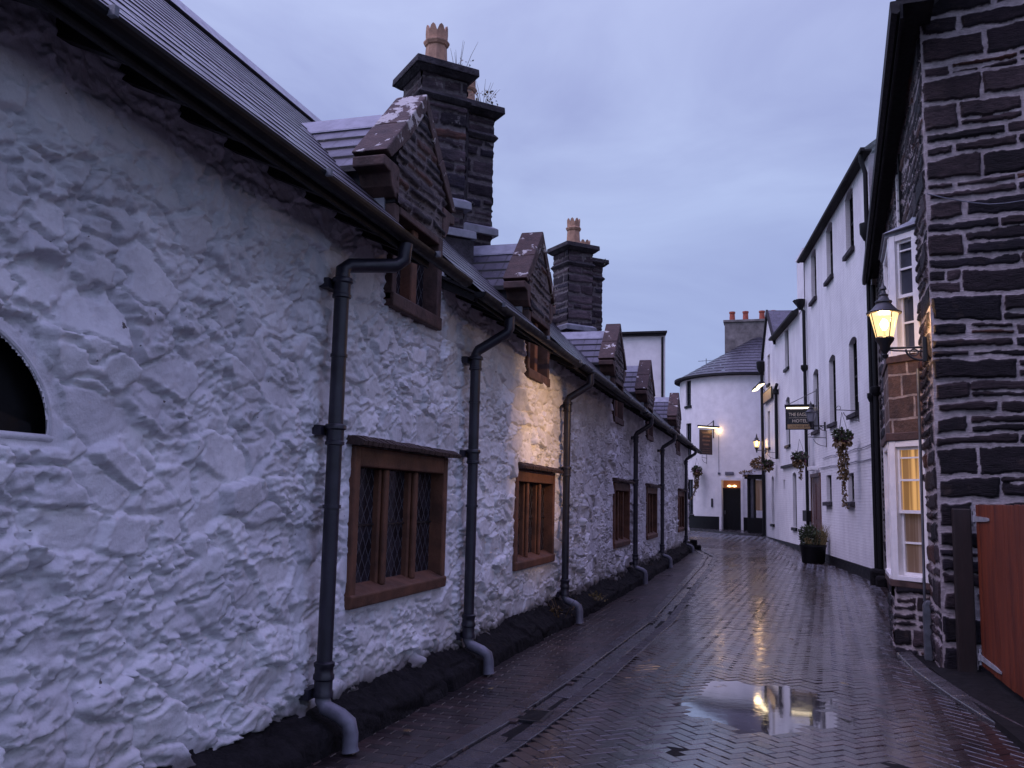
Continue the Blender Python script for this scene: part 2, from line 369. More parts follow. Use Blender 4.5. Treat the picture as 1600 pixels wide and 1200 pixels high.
# leaded lights: dark glass under a diamond lattice of lead cames (UV in metres)
m, t, b = newmat('leaded_glass'); uvn = t.nodes.new('ShaderNodeUVMap'); sx = t.nodes.new('ShaderNodeSeparateXYZ'); t.links.new(uvn.outputs[0], sx.inputs[0])
def came(a):
    f_ = mth(t, 'FRACT', a); return mth(t, 'LESS_THAN', mth(t, 'ABSOLUTE', mth(t, 'SUBTRACT', f_, .5)), .048)
u_ = mth(t, 'MULTIPLY', sx.outputs[0], 9.0); v_ = mth(t, 'MULTIPLY', sx.outputs[1], 6.2)
le = mth(t, 'MAXIMUM', came(mth(t, 'ADD', u_, v_)), came(mth(t, 'SUBTRACT', u_, v_)))
cell = t.nodes.new('ShaderNodeTexWhiteNoise'); cell.noise_dimensions = '2D'
cv = t.nodes.new('ShaderNodeCombineXYZ'); t.links.new(mth(t, 'FLOOR', mth(t, 'ADD', mth(t, 'ADD', u_, v_), .5)), cv.inputs[0]); t.links.new(mth(t, 'FLOOR', mth(t, 'ADD', mth(t, 'SUBTRACT', u_, v_), .5)), cv.inputs[1]); t.links.new(cv.outputs[0], cell.inputs[0])
t.links.new(mixc(t, le, ramp(t, cell.outputs[0], 0, (.006, .006, .009), 1, (.02, .02, .028)), (.06, .062, .075)), b.inputs['Base Color'])
t.links.new(mixc(t, le, (.10, .10, .10), (.5, .5, .5)), b.inputs['Roughness'])
bumpn(t, b, mth(t, 'ADD', mth(t, 'MULTIPLY', le, 1), cell.outputs[0]), .5, .01); M['leaded'] = m
# wet block paving: attribute mark = (brick id, dampness, pavement, 0)
m, t, b = newmat('wet_block_paving'); p = pos(t); at = t.nodes.new('ShaderNodeAttribute'); at.attribute_name = 'mark'
sp_ = t.nodes.new('ShaderNodeSeparateColor'); t.links.new(at.outputs['Color'], sp_.inputs[0])
c_ = ramp(t, sp_.outputs[0], 0, (.014, .010, .011), 1, (.048, .030, .028), (.5, (.026, .018, .018)))
c_ = mixc(t, 1, c_, ramp(t, noise(t, p, 1.1, 6, .6), .3, (.55, .55, .58), .7, (1.5, 1.4, 1.35)), 'MULTIPLY')
t.links.new(c_, b.inputs['Base Color'])
pt = pos(t, (1, .22, 1))
rg = mth(t, 'ADD', mth(t, 'MULTIPLY', ramp(t, noise(t, pt, 1.6, 5, .6), .32, (0, 0, 0), .68, (1, 1, 1)), .22), mth(t, 'MULTIPLY', noise(t, p, 14), .16))
rg = mth(t, 'ADD', rg, mth(t, 'MULTIPLY', sp_.outputs[2], .12))
t.links.new(mth(t, 'ADD', rg, .06), b.inputs['Roughness']); b.inputs['Specular IOR Level'].default_value = 1.0; b.inputs['IOR'].default_value = 1.5; b.inputs['Coat Weight'].default_value = .55; b.inputs['Coat Roughness'].default_value = .14; b.inputs['Coat IOR'].default_value = 1.45
bumpn(t, b, mth(t, 'ADD', noise(t, p, 45, 5, .65), mth(t, 'MULTIPLY', noise(t, p, 8, 3), 1.5)), .45, .006); M['paver'] = m
M['joint'] = pm('wet_joint_sand', (.008, .007, .007), .8, .5, 8, .5, 60, spec=.15)
m = m.copy(); m.name = 'damp_block_paving'; b = m.node_tree.nodes['Principled BSDF']; b.inputs['Coat Weight'].default_value = .25; b.inputs['Specular IOR Level'].default_value = .45; M['paver_walk'] = m
M['channel'] = pm('wet_channel_stone', (.050, .045, .048), .22, .45, 4, .5, 40, .008, rvar=.12)
m, t, b = newmat('puddle_water'); p = pos(t); b.inputs['Base Color'].default_value = (.035, .030, .030, 1); b.inputs['Roughness'].default_value = .05
b.inputs['IOR'].default_value = 1.7; b.inputs['Specular IOR Level'].default_value = 1.0; b.inputs['Coat Weight'].default_value = 1.0; b.inputs['Coat Roughness'].default_value = .035; bumpn(t, b, noise(t, p, 7, 3), .10, .01); M['water'] = m
# gate boards
m, t, b = newmat('red_stained_boards'); p = pos(t, (1, 1, .12)); pp = pos(t)
c_ = ramp(t, noise(t, p, 9, 6, .65), .3, (.075, .014, .006), .72, (.20, .042, .013)); c_ = mixc(t, ramp(t, noise(t, pp, 7, 2), .73, (0, 0, 0), .77, (1, 1, 1)), c_, (.045, .012, .008))
t.links.new(c_, b.inputs['Base Color']); b.inputs['Roughness'].default_value = .5; bumpn(t, b, noise(t, p, 30, 5), .5, .006); M['gate'] = m
def leafmat(name, c):
    m, t, b = newmat(name); p = pos(t)
    t.links.new(ramp(t, noise(t, p, 14, 3), .3, tuple(k * .55 for k in c), .7, tuple(k * 1.5 for k in c)), b.inputs['Base Color']); b.inputs['Roughness'].default_value = .5
    return m
M['leaf'] = leafmat('dark_green_leaf', (.035, .050, .018)); M['leaf_brown'] = leafmat('withered_leaf', (.11, .065, .02)); M['leaf_pale'] = leafmat('straw_leaf', (.15, .11, .04))
M['leaf_purple'] = leafmat('purple_flower', (.10, .03, .05))
M['bulb'] = emis('lamp_bulb', (1, .78, .45), 60); M['tube_light'] = emis('sign_strip_light', (1, .80, .50), 3.5)
M['unlit'] = pm('unlit_lantern_glass', (.20, .20, .22), .15, .2, 4, 0)
M['warm_room'] = emis('lit_room', (.75, .36, .12), .55); M['fan_glow'] = emis('fanlight_lamp', (1, .66, .30), 3)
M['warm_wall'] = emis('dim_lit_wall', (.22, .07, .025), .35)
m, t, b = newmat('lit_lantern_glass'); t.nodes.remove(b); o_ = t.nodes['Material Output']
tr = t.nodes.new('ShaderNodeBsdfTransparent'); tr.inputs[0].default_value = (1, .93, .8, 1); em = t.nodes.new('ShaderNodeEmission'); em.inputs[0].default_value = (1, .66, .30, 1); em.inputs[1].default_value = 2.2
ms_ = t.nodes.new('ShaderNodeMixShader'); ms_.inputs[0].default_value = .55; t.links.new(tr.outputs[0], ms_.inputs[1]); t.links.new(em.outputs[0], ms_.inputs[2]); t.links.new(ms_.outputs[0], o_.inputs[0]); M['lit_glass'] = m

# ================================================================== GROUND, ROAD
gx = np.array([-700, -200, -60, -25, -12, -6, -3, 0, 3, 6, 12, 30, 90, 300, 700.]); gy = np.unique(np.concatenate([np.array([-600, -200, -60, -20, 0]), np.linspace(2, 60, 59), np.array([80, 140, 300, 900])]))
PP = np.zeros((len(gx), len(gy), 3)); PP[..., 0] = gx[:, None]; PP[..., 1] = gy[None]; PP[..., 2] = np.interp(gy, GY, GZ)[None] - .016
tag(grid_obj('ground', PP, np.ones((len(gx) - 1, len(gy) - 1), bool), M['joint'], smooth=False), kind='structure')
CH = [(-3.5, -2.3), (5.2, -2.1), (8.8, -1.87), (13.7, -1.80), (19, -1.90), (25, -1.98), (29.5, -2.12), (33.3, -2.95), (35.2, -4.6), (36, -9)]   # inner edge of the channel (y, x)
def chx(y): return float(np.interp(y, [c[0] for c in CH], [c[1] for c in CH]))
FX = [(-3, 1.9), (5, 1.95), (7.4, 1.72), (8.5, 1.52), (9.5, 1.42), (10.3, 1.36), (12, 1.36), (14.5, 1.7), (16, 2.05), (22.2, 2.35), (33.6, .98), (42.5, -.32), (44, -1.2), (46.5, -3.2), (50, -4.4)]
def fxx(y): return float(np.interp(y, [c[0] for c in FX], [c[1] for c in FX]))
PC = (-.11, 8.02)
def pud(x, y):
    r_ = math.hypot((x - PC[0]) / .50, (y - PC[1]) / .80); a = math.atan2(y - PC[1], x - PC[0])
    return r_ + .07 * math.sin(3 * a + 1.0) + .05 * math.sin(5 * a + .4) + .03 * math.sin(9 * a)
BV = []; BF = []; BC = []
def brick(cx, cy, ln, wd, ang, pave=0, dz=0):
    c, s = math.cos(ang), math.sin(ang); hl, hw = ln / 2 - .0028, wd / 2 - .0028; bvl = .0045
    tx, ty = rnd.gauss(0, .0075), rnd.gauss(0, .0075); j = rnd.gauss(0, .0012)
    zz = g(cy) + dz + j
    # shallow wheel tracks, a crown and the hollow where the puddle stands
    if not pave:
        u = (cx - (chx(cy) + .5)) / max(.5, fxx(cy) - chx(cy) - .5)
        pr = pud(cx, cy); zz -= (.010 * math.exp(-((u - .28) / .09) ** 2) + .010 * math.exp(-((u - .68) / .09) ** 2)) * min(1, max(0, (pr - .8) / 1.4))
        if pr < 1.6: zz -= .019 * (1 - min(1, max(0, (pr - .60) / 1.0)))
    b0 = len(BV)
    for hl_, hw_, dz_ in ((hl, hw, -.02), (hl, hw, -bvl), (hl - bvl, hw - bvl, 0)):
        for a, q in ((-1, -1), (1, -1), (1, 1), (-1, 1)):
            lx, ly = a * hl_, q * hw_
            BV.append((cx + lx * c - ly * s, cy + lx * s + ly * c, zz + dz_ + tx * lx + ty * ly))
    for k in range(2):
        for i in range(4):
            j_ = (i + 1) % 4; BF.append((b0 + 4 * k + i, b0 + 4 * k + j_, b0 + 4 * k + 4 + j_, b0 + 4 * k + 4 + i))
    BF.append((b0 + 8, b0 + 9, b0 + 10, b0 + 11))
    cc_ = (rnd.random(), rnd.random(), pave, 1); BC.extend([cc_] * 12)
def flush(name, mt='paver'):
    me = bpy.data.meshes.new(name); me.from_pydata(BV, [], BF); at = me.attributes.new('mark', 'FLOAT_COLOR', 'POINT')
    at.data.foreach_set('color', np.array(BC, np.float32).ravel()); me.materials.append(M[mt])
    o = bpy.data.objects.new(name, me); place(o, None, (0, 0, 0)); tag(o, kind='structure'); BV.clear(); BF.clear(); BC.clear(); return o
# herringbone at 45 degrees to the lane
W_ = .1; a45 = R(45 - 3)
for i in range(-420, 520):
    for j in range(-420, 520):
        k = (i - j) % 4
        if k == 0: ux, uy, ang = (i + 1) * W_, (j + .5) * W_, 0
        elif k == 3: ux, uy, ang = (i + .5) * W_, (j + 1) * W_, math.pi / 2
        else: continue
        x = ux * math.cos(a45) - uy * math.sin(a45); y = ux * math.sin(a45) + uy * math.cos(a45) + 1
        if y < .5 or y > 50 or x < -10: continue
        if y > 36 and x > fxx(y) + .1: continue
        if x > fxx(y) + .05: continue
        if y < 33.3 and x < chx(y) + .375: continue
        if y >= 33.3 and (x < -9.5 or (y < 35.8 and x < chx(y) + .4)): continue
        brick(x, y, .2, .1, ang + a45)
flush('road')
# left pavement: running bond, long side across the walk
y = .5; row = 0
while y < 33.0:
    x = -2.95 + (row % 2) * .1; row += 1
    while x < chx(y) + .06:
        if x > -2.9: brick(x, y, .2, .1, 0, 1, .012)
        x += .2
    y += .1
flush('pavement', 'paver_walk')
# dished channel: kerb course, channel stones and an outer course
mb = MB()
def strip(o0, o1, dzs, ln):
    y = .5
    while y < 35.0:
        l_ = ln * rnd.uniform(.92, 1.06); y2 = min(y + l_, 35.2); j = rnd.gauss(0, .003)
        p = []
        for dz_ in (-.08, 0):
            for (yy, oo, q) in ((y + .004, o0, 0), (y + .004, o1, 1), (y2 - .004, o1, 1), (y2 - .004, o0, 0)):
                p.append((chx(yy) + oo, yy, g(yy) + dz_ + dzs[q] + j))
        mb.hexa(p); y = y2
strip(-.02, .105, (.022, .016), .6); strip(.112, .265, (-.004, -.016), .45); strip(.272, .41, (-.002, .007), .22)
tag(mb.build('drainage_channel', M['channel'], bevel=.006), kind='structure')
mb = MB()                                                          # kerb strip at the foot of the stone building and gate
yy = 2.0
while yy < 11.2:
    y2 = yy + rnd.uniform(.5, .7)
    def kx(q): return fxx(q)
    mb.hexa([(kx(yy + .005) - .02, yy + .005, g(yy) - .1), (kx(yy + .005) + .13, yy + .005, g(yy) - .1), (kx(y2) + .13, y2 - .005, g(y2) - .1), (kx(y2) - .02, y2 - .005, g(y2) - .1),
             (kx(yy + .005) - .02, yy + .005, g(yy) + .028), (kx(yy + .005) + .13, yy + .005, g(yy) + .05), (kx(y2) + .13, y2 - .005, g(y2) + .05), (kx(y2) - .02, y2 - .005, g(y2) + .028)])
    yy = y2
tag(mb.build('kerb', M['channel'], bevel=.012), kind='structure')
mb = MB(); mb.hexa([(1.5, -2, -.3), (9, -2, -.3), (9, 10.3, -.3), (1.45, 10.3, -.3), (2.02, -2, .035), (9, -2, .06), (9, 10.3, .06), (1.52, 10.3, -.015)])
tag(mb.build('yard_paving', M['joint']), kind='structure')
# far pavement in front of the round public house
mb = MB(); cpts = [(-.55, 42.2), (-1.6, 43.2), (-3.2, 45.0), (-5.0, 46.6), (-9, 48.5)]
for (p, q) in zip(cpts[:-1], cpts[1:]):
    mb.hexa([(p[0], p[1], .0), (q[0], q[1], .0), (q[0] + 3, q[1] + 6, .0), (p[0] + 3, p[1] + 6, .0), (p[0], p[1], g(p[1]) + .09), (q[0], q[1], g(q[1]) + .09), (q[0] + 3, q[1] + 6, .33), (p[0] + 3, p[1] + 6, .33)])
tag(mb.build('far_pavement', M['channel']), kind='structure')
# puddle
mb = MB(); pts = []
for k in range(96):
    a = 2 * math.pi * k / 96; lo_, hi_ = .3, 2.5
    for _ in range(30):
        md_ = (lo_ + hi_) / 2
        if pud(PC[0] + .50 * md_ * math.cos(a), PC[1] + .80 * md_ * math.sin(a)) < 1.42: lo_ = md_
        else: hi_ = md_
    pts.append((PC[0] + .50 * lo_ * math.cos(a), PC[1] + .80 * lo_ * math.sin(a), g(8) - .0095))
mb.quad(*pts); o = mb.build('puddle', M['water'], recalc=False); tag(o, kind='structure')

# ------------------------------------------------------------------ coursed rubble relief
def coursed(u, v, seed, umax, zmax, hmin=.09, hmax=.33, u_lo=-.5, two_p=.38):
    r_ = random.Random(seed)
    wv = .12 * (fbm(u * .9, v * .5, seed, 3) - .5) + .03 * (fbm(u * 5, v * 5, seed + 1, 3) - .5)
    v2 = v + wv - .09 * (u - .4) * sst(2.0, 7.0, v) * (u_lo >= 0); u2 = u + .05 * (fbm(u * 2.5, v * 2.5, seed + 2, 3) - .5)
    zc = [-.6]
    while zc[-1] < zmax: zc.append(zc[-1] + r_.uniform(hmin, hmax) ** 1.0)
    zc = np.array(zc); k = np.clip(np.searchsorted(zc, v2) - 1, 0, len(zc) - 2)
    mort = np.ones_like(u); h = np.zeros_like(u); sid = np.zeros_like(u)
    for c in range(len(zc) - 1):
        mk = k == c
        if not mk.any(): continue
        z0, z1 = zc[c], zc[c + 1]; hh = z1 - z0
        ub = [u_lo - r_.uniform(0, .2)]
        first = True
        while ub[-1] < umax:
            w_ = (r_.uniform(.22, .85) if hh < .2 else r_.uniform(.4, 1.3)) if not first else (r_.uniform(.55, .95) if c % 2 else r_.uniform(.27, .42))
            if first and u_lo >= 0: ub = [0.0]
            first = False; ub.append(ub[-1] + w_)
        uu = u2[mk]; vv = v2[mk]; j = np.clip(np.searchsorted(ub, uu) - 1, 0, len(ub) - 2)
        ub = np.array(ub); a0, a1 = ub[j], ub[j + 1]
        rs = np.random.RandomState(seed * 131 + c); n = len(ub)
        r1, r2, r3, r4, r5 = (rs.rand(n) for _ in range(5))
        ra, rb = rs.rand(n), rs.rand(n)
        # some stones are packed in two thin leaves; some taper to a wedge
        t_ = (uu - a0) / np.maximum(a1 - a0, .05)
        lo = z0 + hh * .20 * (r1[j] - .45).clip(0) * t_ + hh * .10 * r4[j] * (1 - t_)
        hi = z1 - hh * .22 * (r2[j] - .45).clip(0) * t_ - hh * .09 * r5[j] * (1 - t_)
        two = (r3[j] > np.where(j == 0, .92, two_p)) & (hh > .15); md = z0 + hh * (.35 + .3 * ra[j]) + hh * .2 * (t_ - .5) * (rb[j] - .5)
        top = vv > md
        lo2 = np.where(two & top, md, lo); hi2 = np.where(two & ~top, md, hi)
        mu = a0 + (a1 - a0) * (.25 + .5 * r4[j]); sp2 = two & (r5[j] > .35) & ((a1 - a0) > .3) & (top == (r1[j] > .5))
        rt = uu > mu + .06 * (vv - md)
        a0 = np.where(sp2 & rt, mu, a0); a1 = np.where(sp2 & ~rt, mu, a1)
        mw = .007 + .032 * vn(uu * 2.2, vv * 3.1, seed + 5) ** 1.5
        el, er, eb, et = uu - a0, a1 - uu, vv - lo2, hi2 - vv
        rough_ = .016 * (vn(uu * 24, vv * 24, seed + 8) - .5) + .022 * (vn(uu * 8, vv * 8, seed + 9) - .5)
        d = np.minimum(np.minimum(el, er), np.minimum(eb, et))
        # rounded corners
        q1, q2 = np.minimum(el, er), np.minimum(eb, et); rr = .03
        cor = (q1 < rr) & (q2 < rr); d = np.where(cor, rr - np.hypot(rr - q1, rr - q2), d)
        d = d + rough_
        s_ = sst(mw * .75, mw * 1.05, d)
        mort[mk] = 1 - s_
        idn = hsh(j * 4 + top * two * 2 + sp2 * rt, np.full(j.shape, c), seed + 6)
        sid[mk] = idn
        tilt = (ra[j] - .5) * (t_ - .5) * .03 + (rb[j] - .5) * (vv - z0 - hh / 2) * .22
        h[mk] = sst(mw * .6, mw * .6 + .03, d) * (.012 + .026 * hsh(j + 7, np.full(j.shape, c), seed + 7)) + s_ * tilt
    h += .012 * (fbm(u * 14, v * 30, seed + 11, 4) - .5) * (1 - mort) + .010 * (fbm(u * 16, v * 16, seed + 12, 3) - .5) * mort
    mk4 = np.stack([mort, sid, h * 0, h * 0 + 1], -1)
    return h, mk4
def facegrid(F, us, vs_, seed, clip=None, amp=1.0, **kw):
    U, V = np.meshgrid(us, vs_, indexing='ij'); h, mk4 = coursed(U, V, seed, us[-1] + .2, vs_[-1] + .3, **kw); h = h * amp
    h = h * sst(0, .02, U) if kw.get('u_lo', -1) >= 0 else h
    PP = np.stack([F.o[0] + F.d[0] * U + F.n[0] * h, F.o[1] + F.d[1] * U + F.n[1] * h, V], -1)
    keep = np.ones((len(us) - 1, len(vs_) - 1), bool)
    if clip is not None: keep = clip((U[1:, 1:] + U[:-1, :-1]) / 2, (V[1:, 1:] + V[:-1, :-1]) / 2)
    return PP, keep, mk4

# ================================================================== LEFT: WHITEWASHED STONE ROW
LX = -2.88
LF = Frame((LX, 0), (0, 1), (1, 0))
row = thing('cottage_row', 'long whitewashed rubble row with slate roof, stone dormers and brown mullioned windows', 'building', (LX, 16, -.1))
WINS = [(6.79, .80), (11.02, .77), (17.75, .71), (22.37, .70), (29.75, .66)]      # centre y, lowest z
WT = 1.955
DORM = [6.87, 10.97, 17.2, 21.85, 28.65]
def wall_h(y, z):
    wx = .16 * (fbm(y * 2.1, z * 2.1, 3) - .5) ; wz = .16 * (fbm(y * 2.1, z * 2.1, 5) - .5)
    yy = y + wx; zz = z + wz
    # large stones, half lost under the limewash
    f1, f2, ci, cj, ox, oy = voro((yy + .07 * (fbm(y * 7, z * 7, 6) - .5)) / .38 + .35 * zz, (zz + .05 * (fbm(y * 8, z * 8, 8) - .5)) / .19, 11, .98)
    hh = hsh(ci, cj, 21); tx = hsh(ci, cj, 22) - .5; tz = hsh(ci, cj, 23) - .5
    e_ = sst(0, .16, f2 - f1)
    big = .45 + .75 * sst(.35, .65, fbm(y * .9 + 3, z * .9, 15))
    h = big * (e_ * (.006 + .034 * hh) + (.35 + .65 * e_) * (tx * ox * .075 + tz * oy * .075))
    flat = 1 - .82 * sst(.08, .26, f2 - f1) * (hsh(ci, cj, 25) > .42)
    global STONE; STONE = hsh(ci, cj, 27)
    # broken angular chips, in patches
    sl = .6 * (fbm(y * .8, z * .8, 41) - .5)
    w2 = .05 * (fbm(y * 11, z * 11, 43) - .5)
    f1, f2, ci, cj, ox, oy = voro((yy + sl * zz * 2 + w2) / .16, (zz + (.25 + sl) * yy * .6 + w2) / .072, 31, 1.0)
    hh = hsh(ci, cj, 51); tx = hsh(ci, cj, 52) - .5; tz = hsh(ci, cj, 53) - .5
    pm_ = sst(.34, .56, fbm(y * 1.1 + 5, z * 1.3, 61)) * (.6 + .4 * sst(3.2, 5.5, y))
    h = h + flat * pm_ * (sst(0, .12, f2 - f1) * (.002 + .020 * hh * hh) + tx * ox * .036 + tz * oy * .048 - .004)
    f1, f2, ci, cj, ox, oy = voro((yy + .5 * zz * np.sign(sl) + w2) / .085, (zz + w2) / .036, 71, 1.0)
    p2 = sst(.36, .58, fbm(y * 1.7 + 9, z * 1.7, 81))
    h = h + 1.35 * flat * p2 * ((hsh(ci, cj, 91) - .35) * .013 * sst(0, .18, f2 - f1) + (hsh(ci, cj, 92) - .5) * ox * .018 + (hsh(ci, cj, 93) - .5) * oy * .028)
    # ledges with an open shadow line under them
    led = fbm(y * 2.2 + 20, z * 6.5, 95, 4) * 5.0
    fr = led - np.floor(led); h = h + flat * .016 * (1 - fr) ** 6 * sst(.48, .62, fbm(y * 1.5 + 11, z * 1.9, 97))
    rg = 1 - np.abs(2 * fbm(y * 3.1, z * 5.2, 101, 5) - 1)
    h = h - .026 * sst(.90, .985, rg) * sst(.42, .58, fbm(y * 1.2, z * 1.2, 103))
    h = h + .016 * (.35 + .65 * flat) * (fbm(y * 9, z * 13, 111, 4) - .5) + .06 * (fbm(y * .5, z * .5, 121, 3) - .5)
    # masonry is smoother plaster under the eaves
    return 1.3 * h * (1 - .35 * sst(3.0, 3.4, z)) - .028
def steps():
    y = -3.0; out_ = []
    while y < 32.45:
        out_.append(y)
        y += .06 if y < 2.2 else (.0105 if y < 7.6 else (.0135 if y < 12 else (.022 if y < 20 else .035)))
    return np.array(out_ + [32.45])
ys = steps(); zs = np.concatenate([np.arange(.05, 3.56, .0115), [3.60, 3.64]])
Y, Z = np.meshgrid(ys, zs, indexing='ij')
H = wall_h(Y, Z)
H += -.12 * 0
yc_, zc_ = (Y[:-1, :-1] + Y[1:, 1:]) / 2, (Z[:-1, :-1] + Z[1:, 1:]) / 2
keep = np.ones(yc_.shape, bool)
for c_, zb in WINS: keep &= ~((abs(yc_ - c_) < .93) & (zc_ > zb + .03) & (zc_ < WT - .02))
for c_ in DORM: keep &= ~((abs(yc_ - c_) < .52) & (zc_ > 3.14))
arch = lambda y, z: (y < 3.04) & (y > 1.75) & (z > 1.815) & (z < 1.815 + .46 * np.sqrt(np.clip(1 - ((y - 2.35) / .67) ** 2, 0, 1)))
ra_ = np.hypot((Y - 2.35) / .67, np.maximum(Z - 1.815, 0) / .46); near = (ra_ < 1.15) & (Z > 1.76); H = np.where(near, H * .15 - .005, H)
keep &= ~arch(yc_, zc_)
# walls thin towards openings, so the frames stand at the face
for c_, zb in WINS:
    dd = np.maximum(np.abs(Y - c_) - .93, np.maximum(zb - Z, Z - WT)); H = np.where(dd < .10, H * np.clip(dd / .10, 0.15, 1) , H)
mark = np.zeros((*Y.shape, 4)); mark[..., 3] = 1
edge = .24 + .10 * (fbm(Y * 3, Y * 0, 7) - .5)
mark[..., 0] = sst(.10, -.02, Z - edge + .10 * (fbm(Y * 9, Z * 9, 9) - .5)) * .9
mark[..., 1] = sst(.95, .25, Z + .5 * (fbm(Y * 1.3, Z * .8, 131) - .5)) * sst(.40, .62, fbm(Y * 2.1, Z * 2.4, 133, 5)) * .40
mark[..., 2] = STONE
PP = np.stack([LX + H, Y, Z], -1)
grid_obj('wall', PP, keep, M['limewash'], row, mark)
mb = MB()                                                           # end and back walls, inner backing
mb.box(LF, 32.40, 32.46, -4.4, -.03, -.2, 3.6); mb.prism(Frame((LX, 32.43), (-1, 0), (0, 1)), [(.1, 3.5), (4.2, 3.5), (2.05, 5.5)], -.03, .02); mb.box(LF, -3, 32.4, -4.5, -4.4, -.2, 3.6)
mb.box(LF, -3.06, -3.0, -4.4, 0, -.2, 3.6)
mb.build('end_wall', M['render_white'], row)
mb = MB(); mb.box(LF, 1.6, 3.2, -.22, -.09, 1.7, 2.4); mb.prism(LF, [(2.40, 1.80), (3.00, 1.80), (2.98, 1.86), (2.40, 2.0)], -.089, -.05); ao = mb.build('arched_opening', M['black'], row)
mb = MB(); mb.tube([(LX - .008, 2.35 + .69 * math.cos(q), 1.815 + .475 * math.sin(q)) for q in np.linspace(0, 1.9, 30)], .013, 8); mb.tube([(LX - .008, 1.8, 1.803), (LX - .008, 3.05, 1.803)], .016, 10); mb.build('arch_rim', M['limewash'], ao, smooth=True)
# plinth: rough tarred footing, sloped on top
py = np.concatenate([np.arange(-3, 4, .06), np.arange(4, 14, .022), np.arange(14, 32.6, .05)]); prof_n = 34
PP = np.zeros((len(py), prof_n, 3)); tt = np.linspace(0, 1, prof_n)
px_ = np.interp(tt, [0, .45, .58, 1], [-.04, .13, .20, .235]); pz_ = np.interp(tt, [0, .45, .58, 1], [.235, .185, .12, -.25])
Yp, T = np.meshgrid(py, tt, indexing='ij')
f1, f2, ci, cj, ox, oy = voro(Yp / .62, T * 1.9, 301, .7)
dsp = .045 * sst(0, .10, f2 - f1) * hsh(ci, cj, 302) + .025 * (fbm(Yp * 5, T * 5, 303) - .5) + .03 * (fbm(Yp * 18, T * 14, 304) - .5)
PP[..., 0] = LX + px_[None] + dsp * (.4 + T); PP[..., 1] = Yp; PP[..., 2] = pz_[None] + dsp * (1 - T) * .8 + np.interp(Yp, GY, GZ) * np.interp(T, [0, .3, 1], [.1, 1, 1])
grid_obj('plinth', PP, np.ones((len(py) - 1, prof_n - 1), bool), M['plinth'], row)
mb = MB(); mb.box(LF, 32.5, 32.85, -.3, .42, -.15, .12); mb.box(LF, 32.45, 32.6, -.2, .3, -.12, .3); mb.build('corner_stone', M['plinth'], row, bevel=.05)

# mullioned windows: local origin at the window's centre on the wall line, copied along the row
def mull_window():   # shallow chamfered stone lights
    o = None; F = Frame((LX, 0), (0, 1), (1, 0)); c = WINS[0][0]; zb = WINS[0][1]; f = MB()
    f.box(F, c - .955, c - .86, -.26, .03, zb + .08, WT - .002); f.box(F, c + .86, c + .955, -.26, .03, zb + .08, WT - .002)
    f.box(F, c - .858, c + .858, -.26, .027, WT - .15, WT - .004)
    f.extr(F, [(-.26, zb), (.04, zb), (.05, zb + .09), (-.09, zb + .15), (-.26, zb + .15)], c - .957, c + .957)
    o = f.build('window', M['sandstone'], row, (LX, c, zb), bevel=.012)
    for q in (-.30, .30):
        mm = MB(); mm.prism(Frame((LX, c + q), (0, 1), (1, 0)), [(-.058, zb + .12), (.058, zb + .12), (.058, WT - .152), (-.058, WT - .152)], -.14, -.045)
        mm.prism(Frame((LX, c + q), (0, 1), (1, 0)), [(-.036, zb + .12), (.036, zb + .12), (.036, WT - .153), (-.036, WT - .153)], -.044, -.005)
        mm.build('mullion', M['sandstone'], o, bevel=.014)
    for a0, a1 in ((-.86, -.35), (-.25, .25), (.35, .86)):
        pn = MB(); pn.box(F, c + a0 - .02, c + a1 + .02, -.115, -.10, zb + .12, WT - .15); pn.build('leaded_pane', M['leaded'], o)
        sb = MB(); zm = (zb + WT) / 2; sb.box(F, c + a0, c + a1, -.099, -.086, zm - .007, zm + .007); sb.build('saddle_bar', M['iron'], o)
    d = MB(); pr = [(-.08, WT + .008), (.115, WT - .002), (.125, WT + .028), (.05, WT + .065), (-.08, WT + .075)]
    n = 34
    for k in range(n):                                              # ragged slate drip stone
        y0 = c - 1.0 + 2.04 * k / n; q = rnd.uniform(-.007, .007); d.extr(F, [(a, z + (q if i in (2, 3) else q * .3)) if i not in (1, 2) else (a + q, z + q * .3) for i, (a, z) in enumerate(pr)], y0, y0 + 2.04 / n - .0005)
    d.build('drip_stone', M['drip'], o)
    return o
win = mull_window()
for c_, zb in WINS[1:]:
    sc_ = (WT - zb) / (WT - WINS[0][1]); d = dup(win, (0, c_ - WINS[0][0], zb - WINS[0][1]), parent=row, scale=(1, 1, sc_))

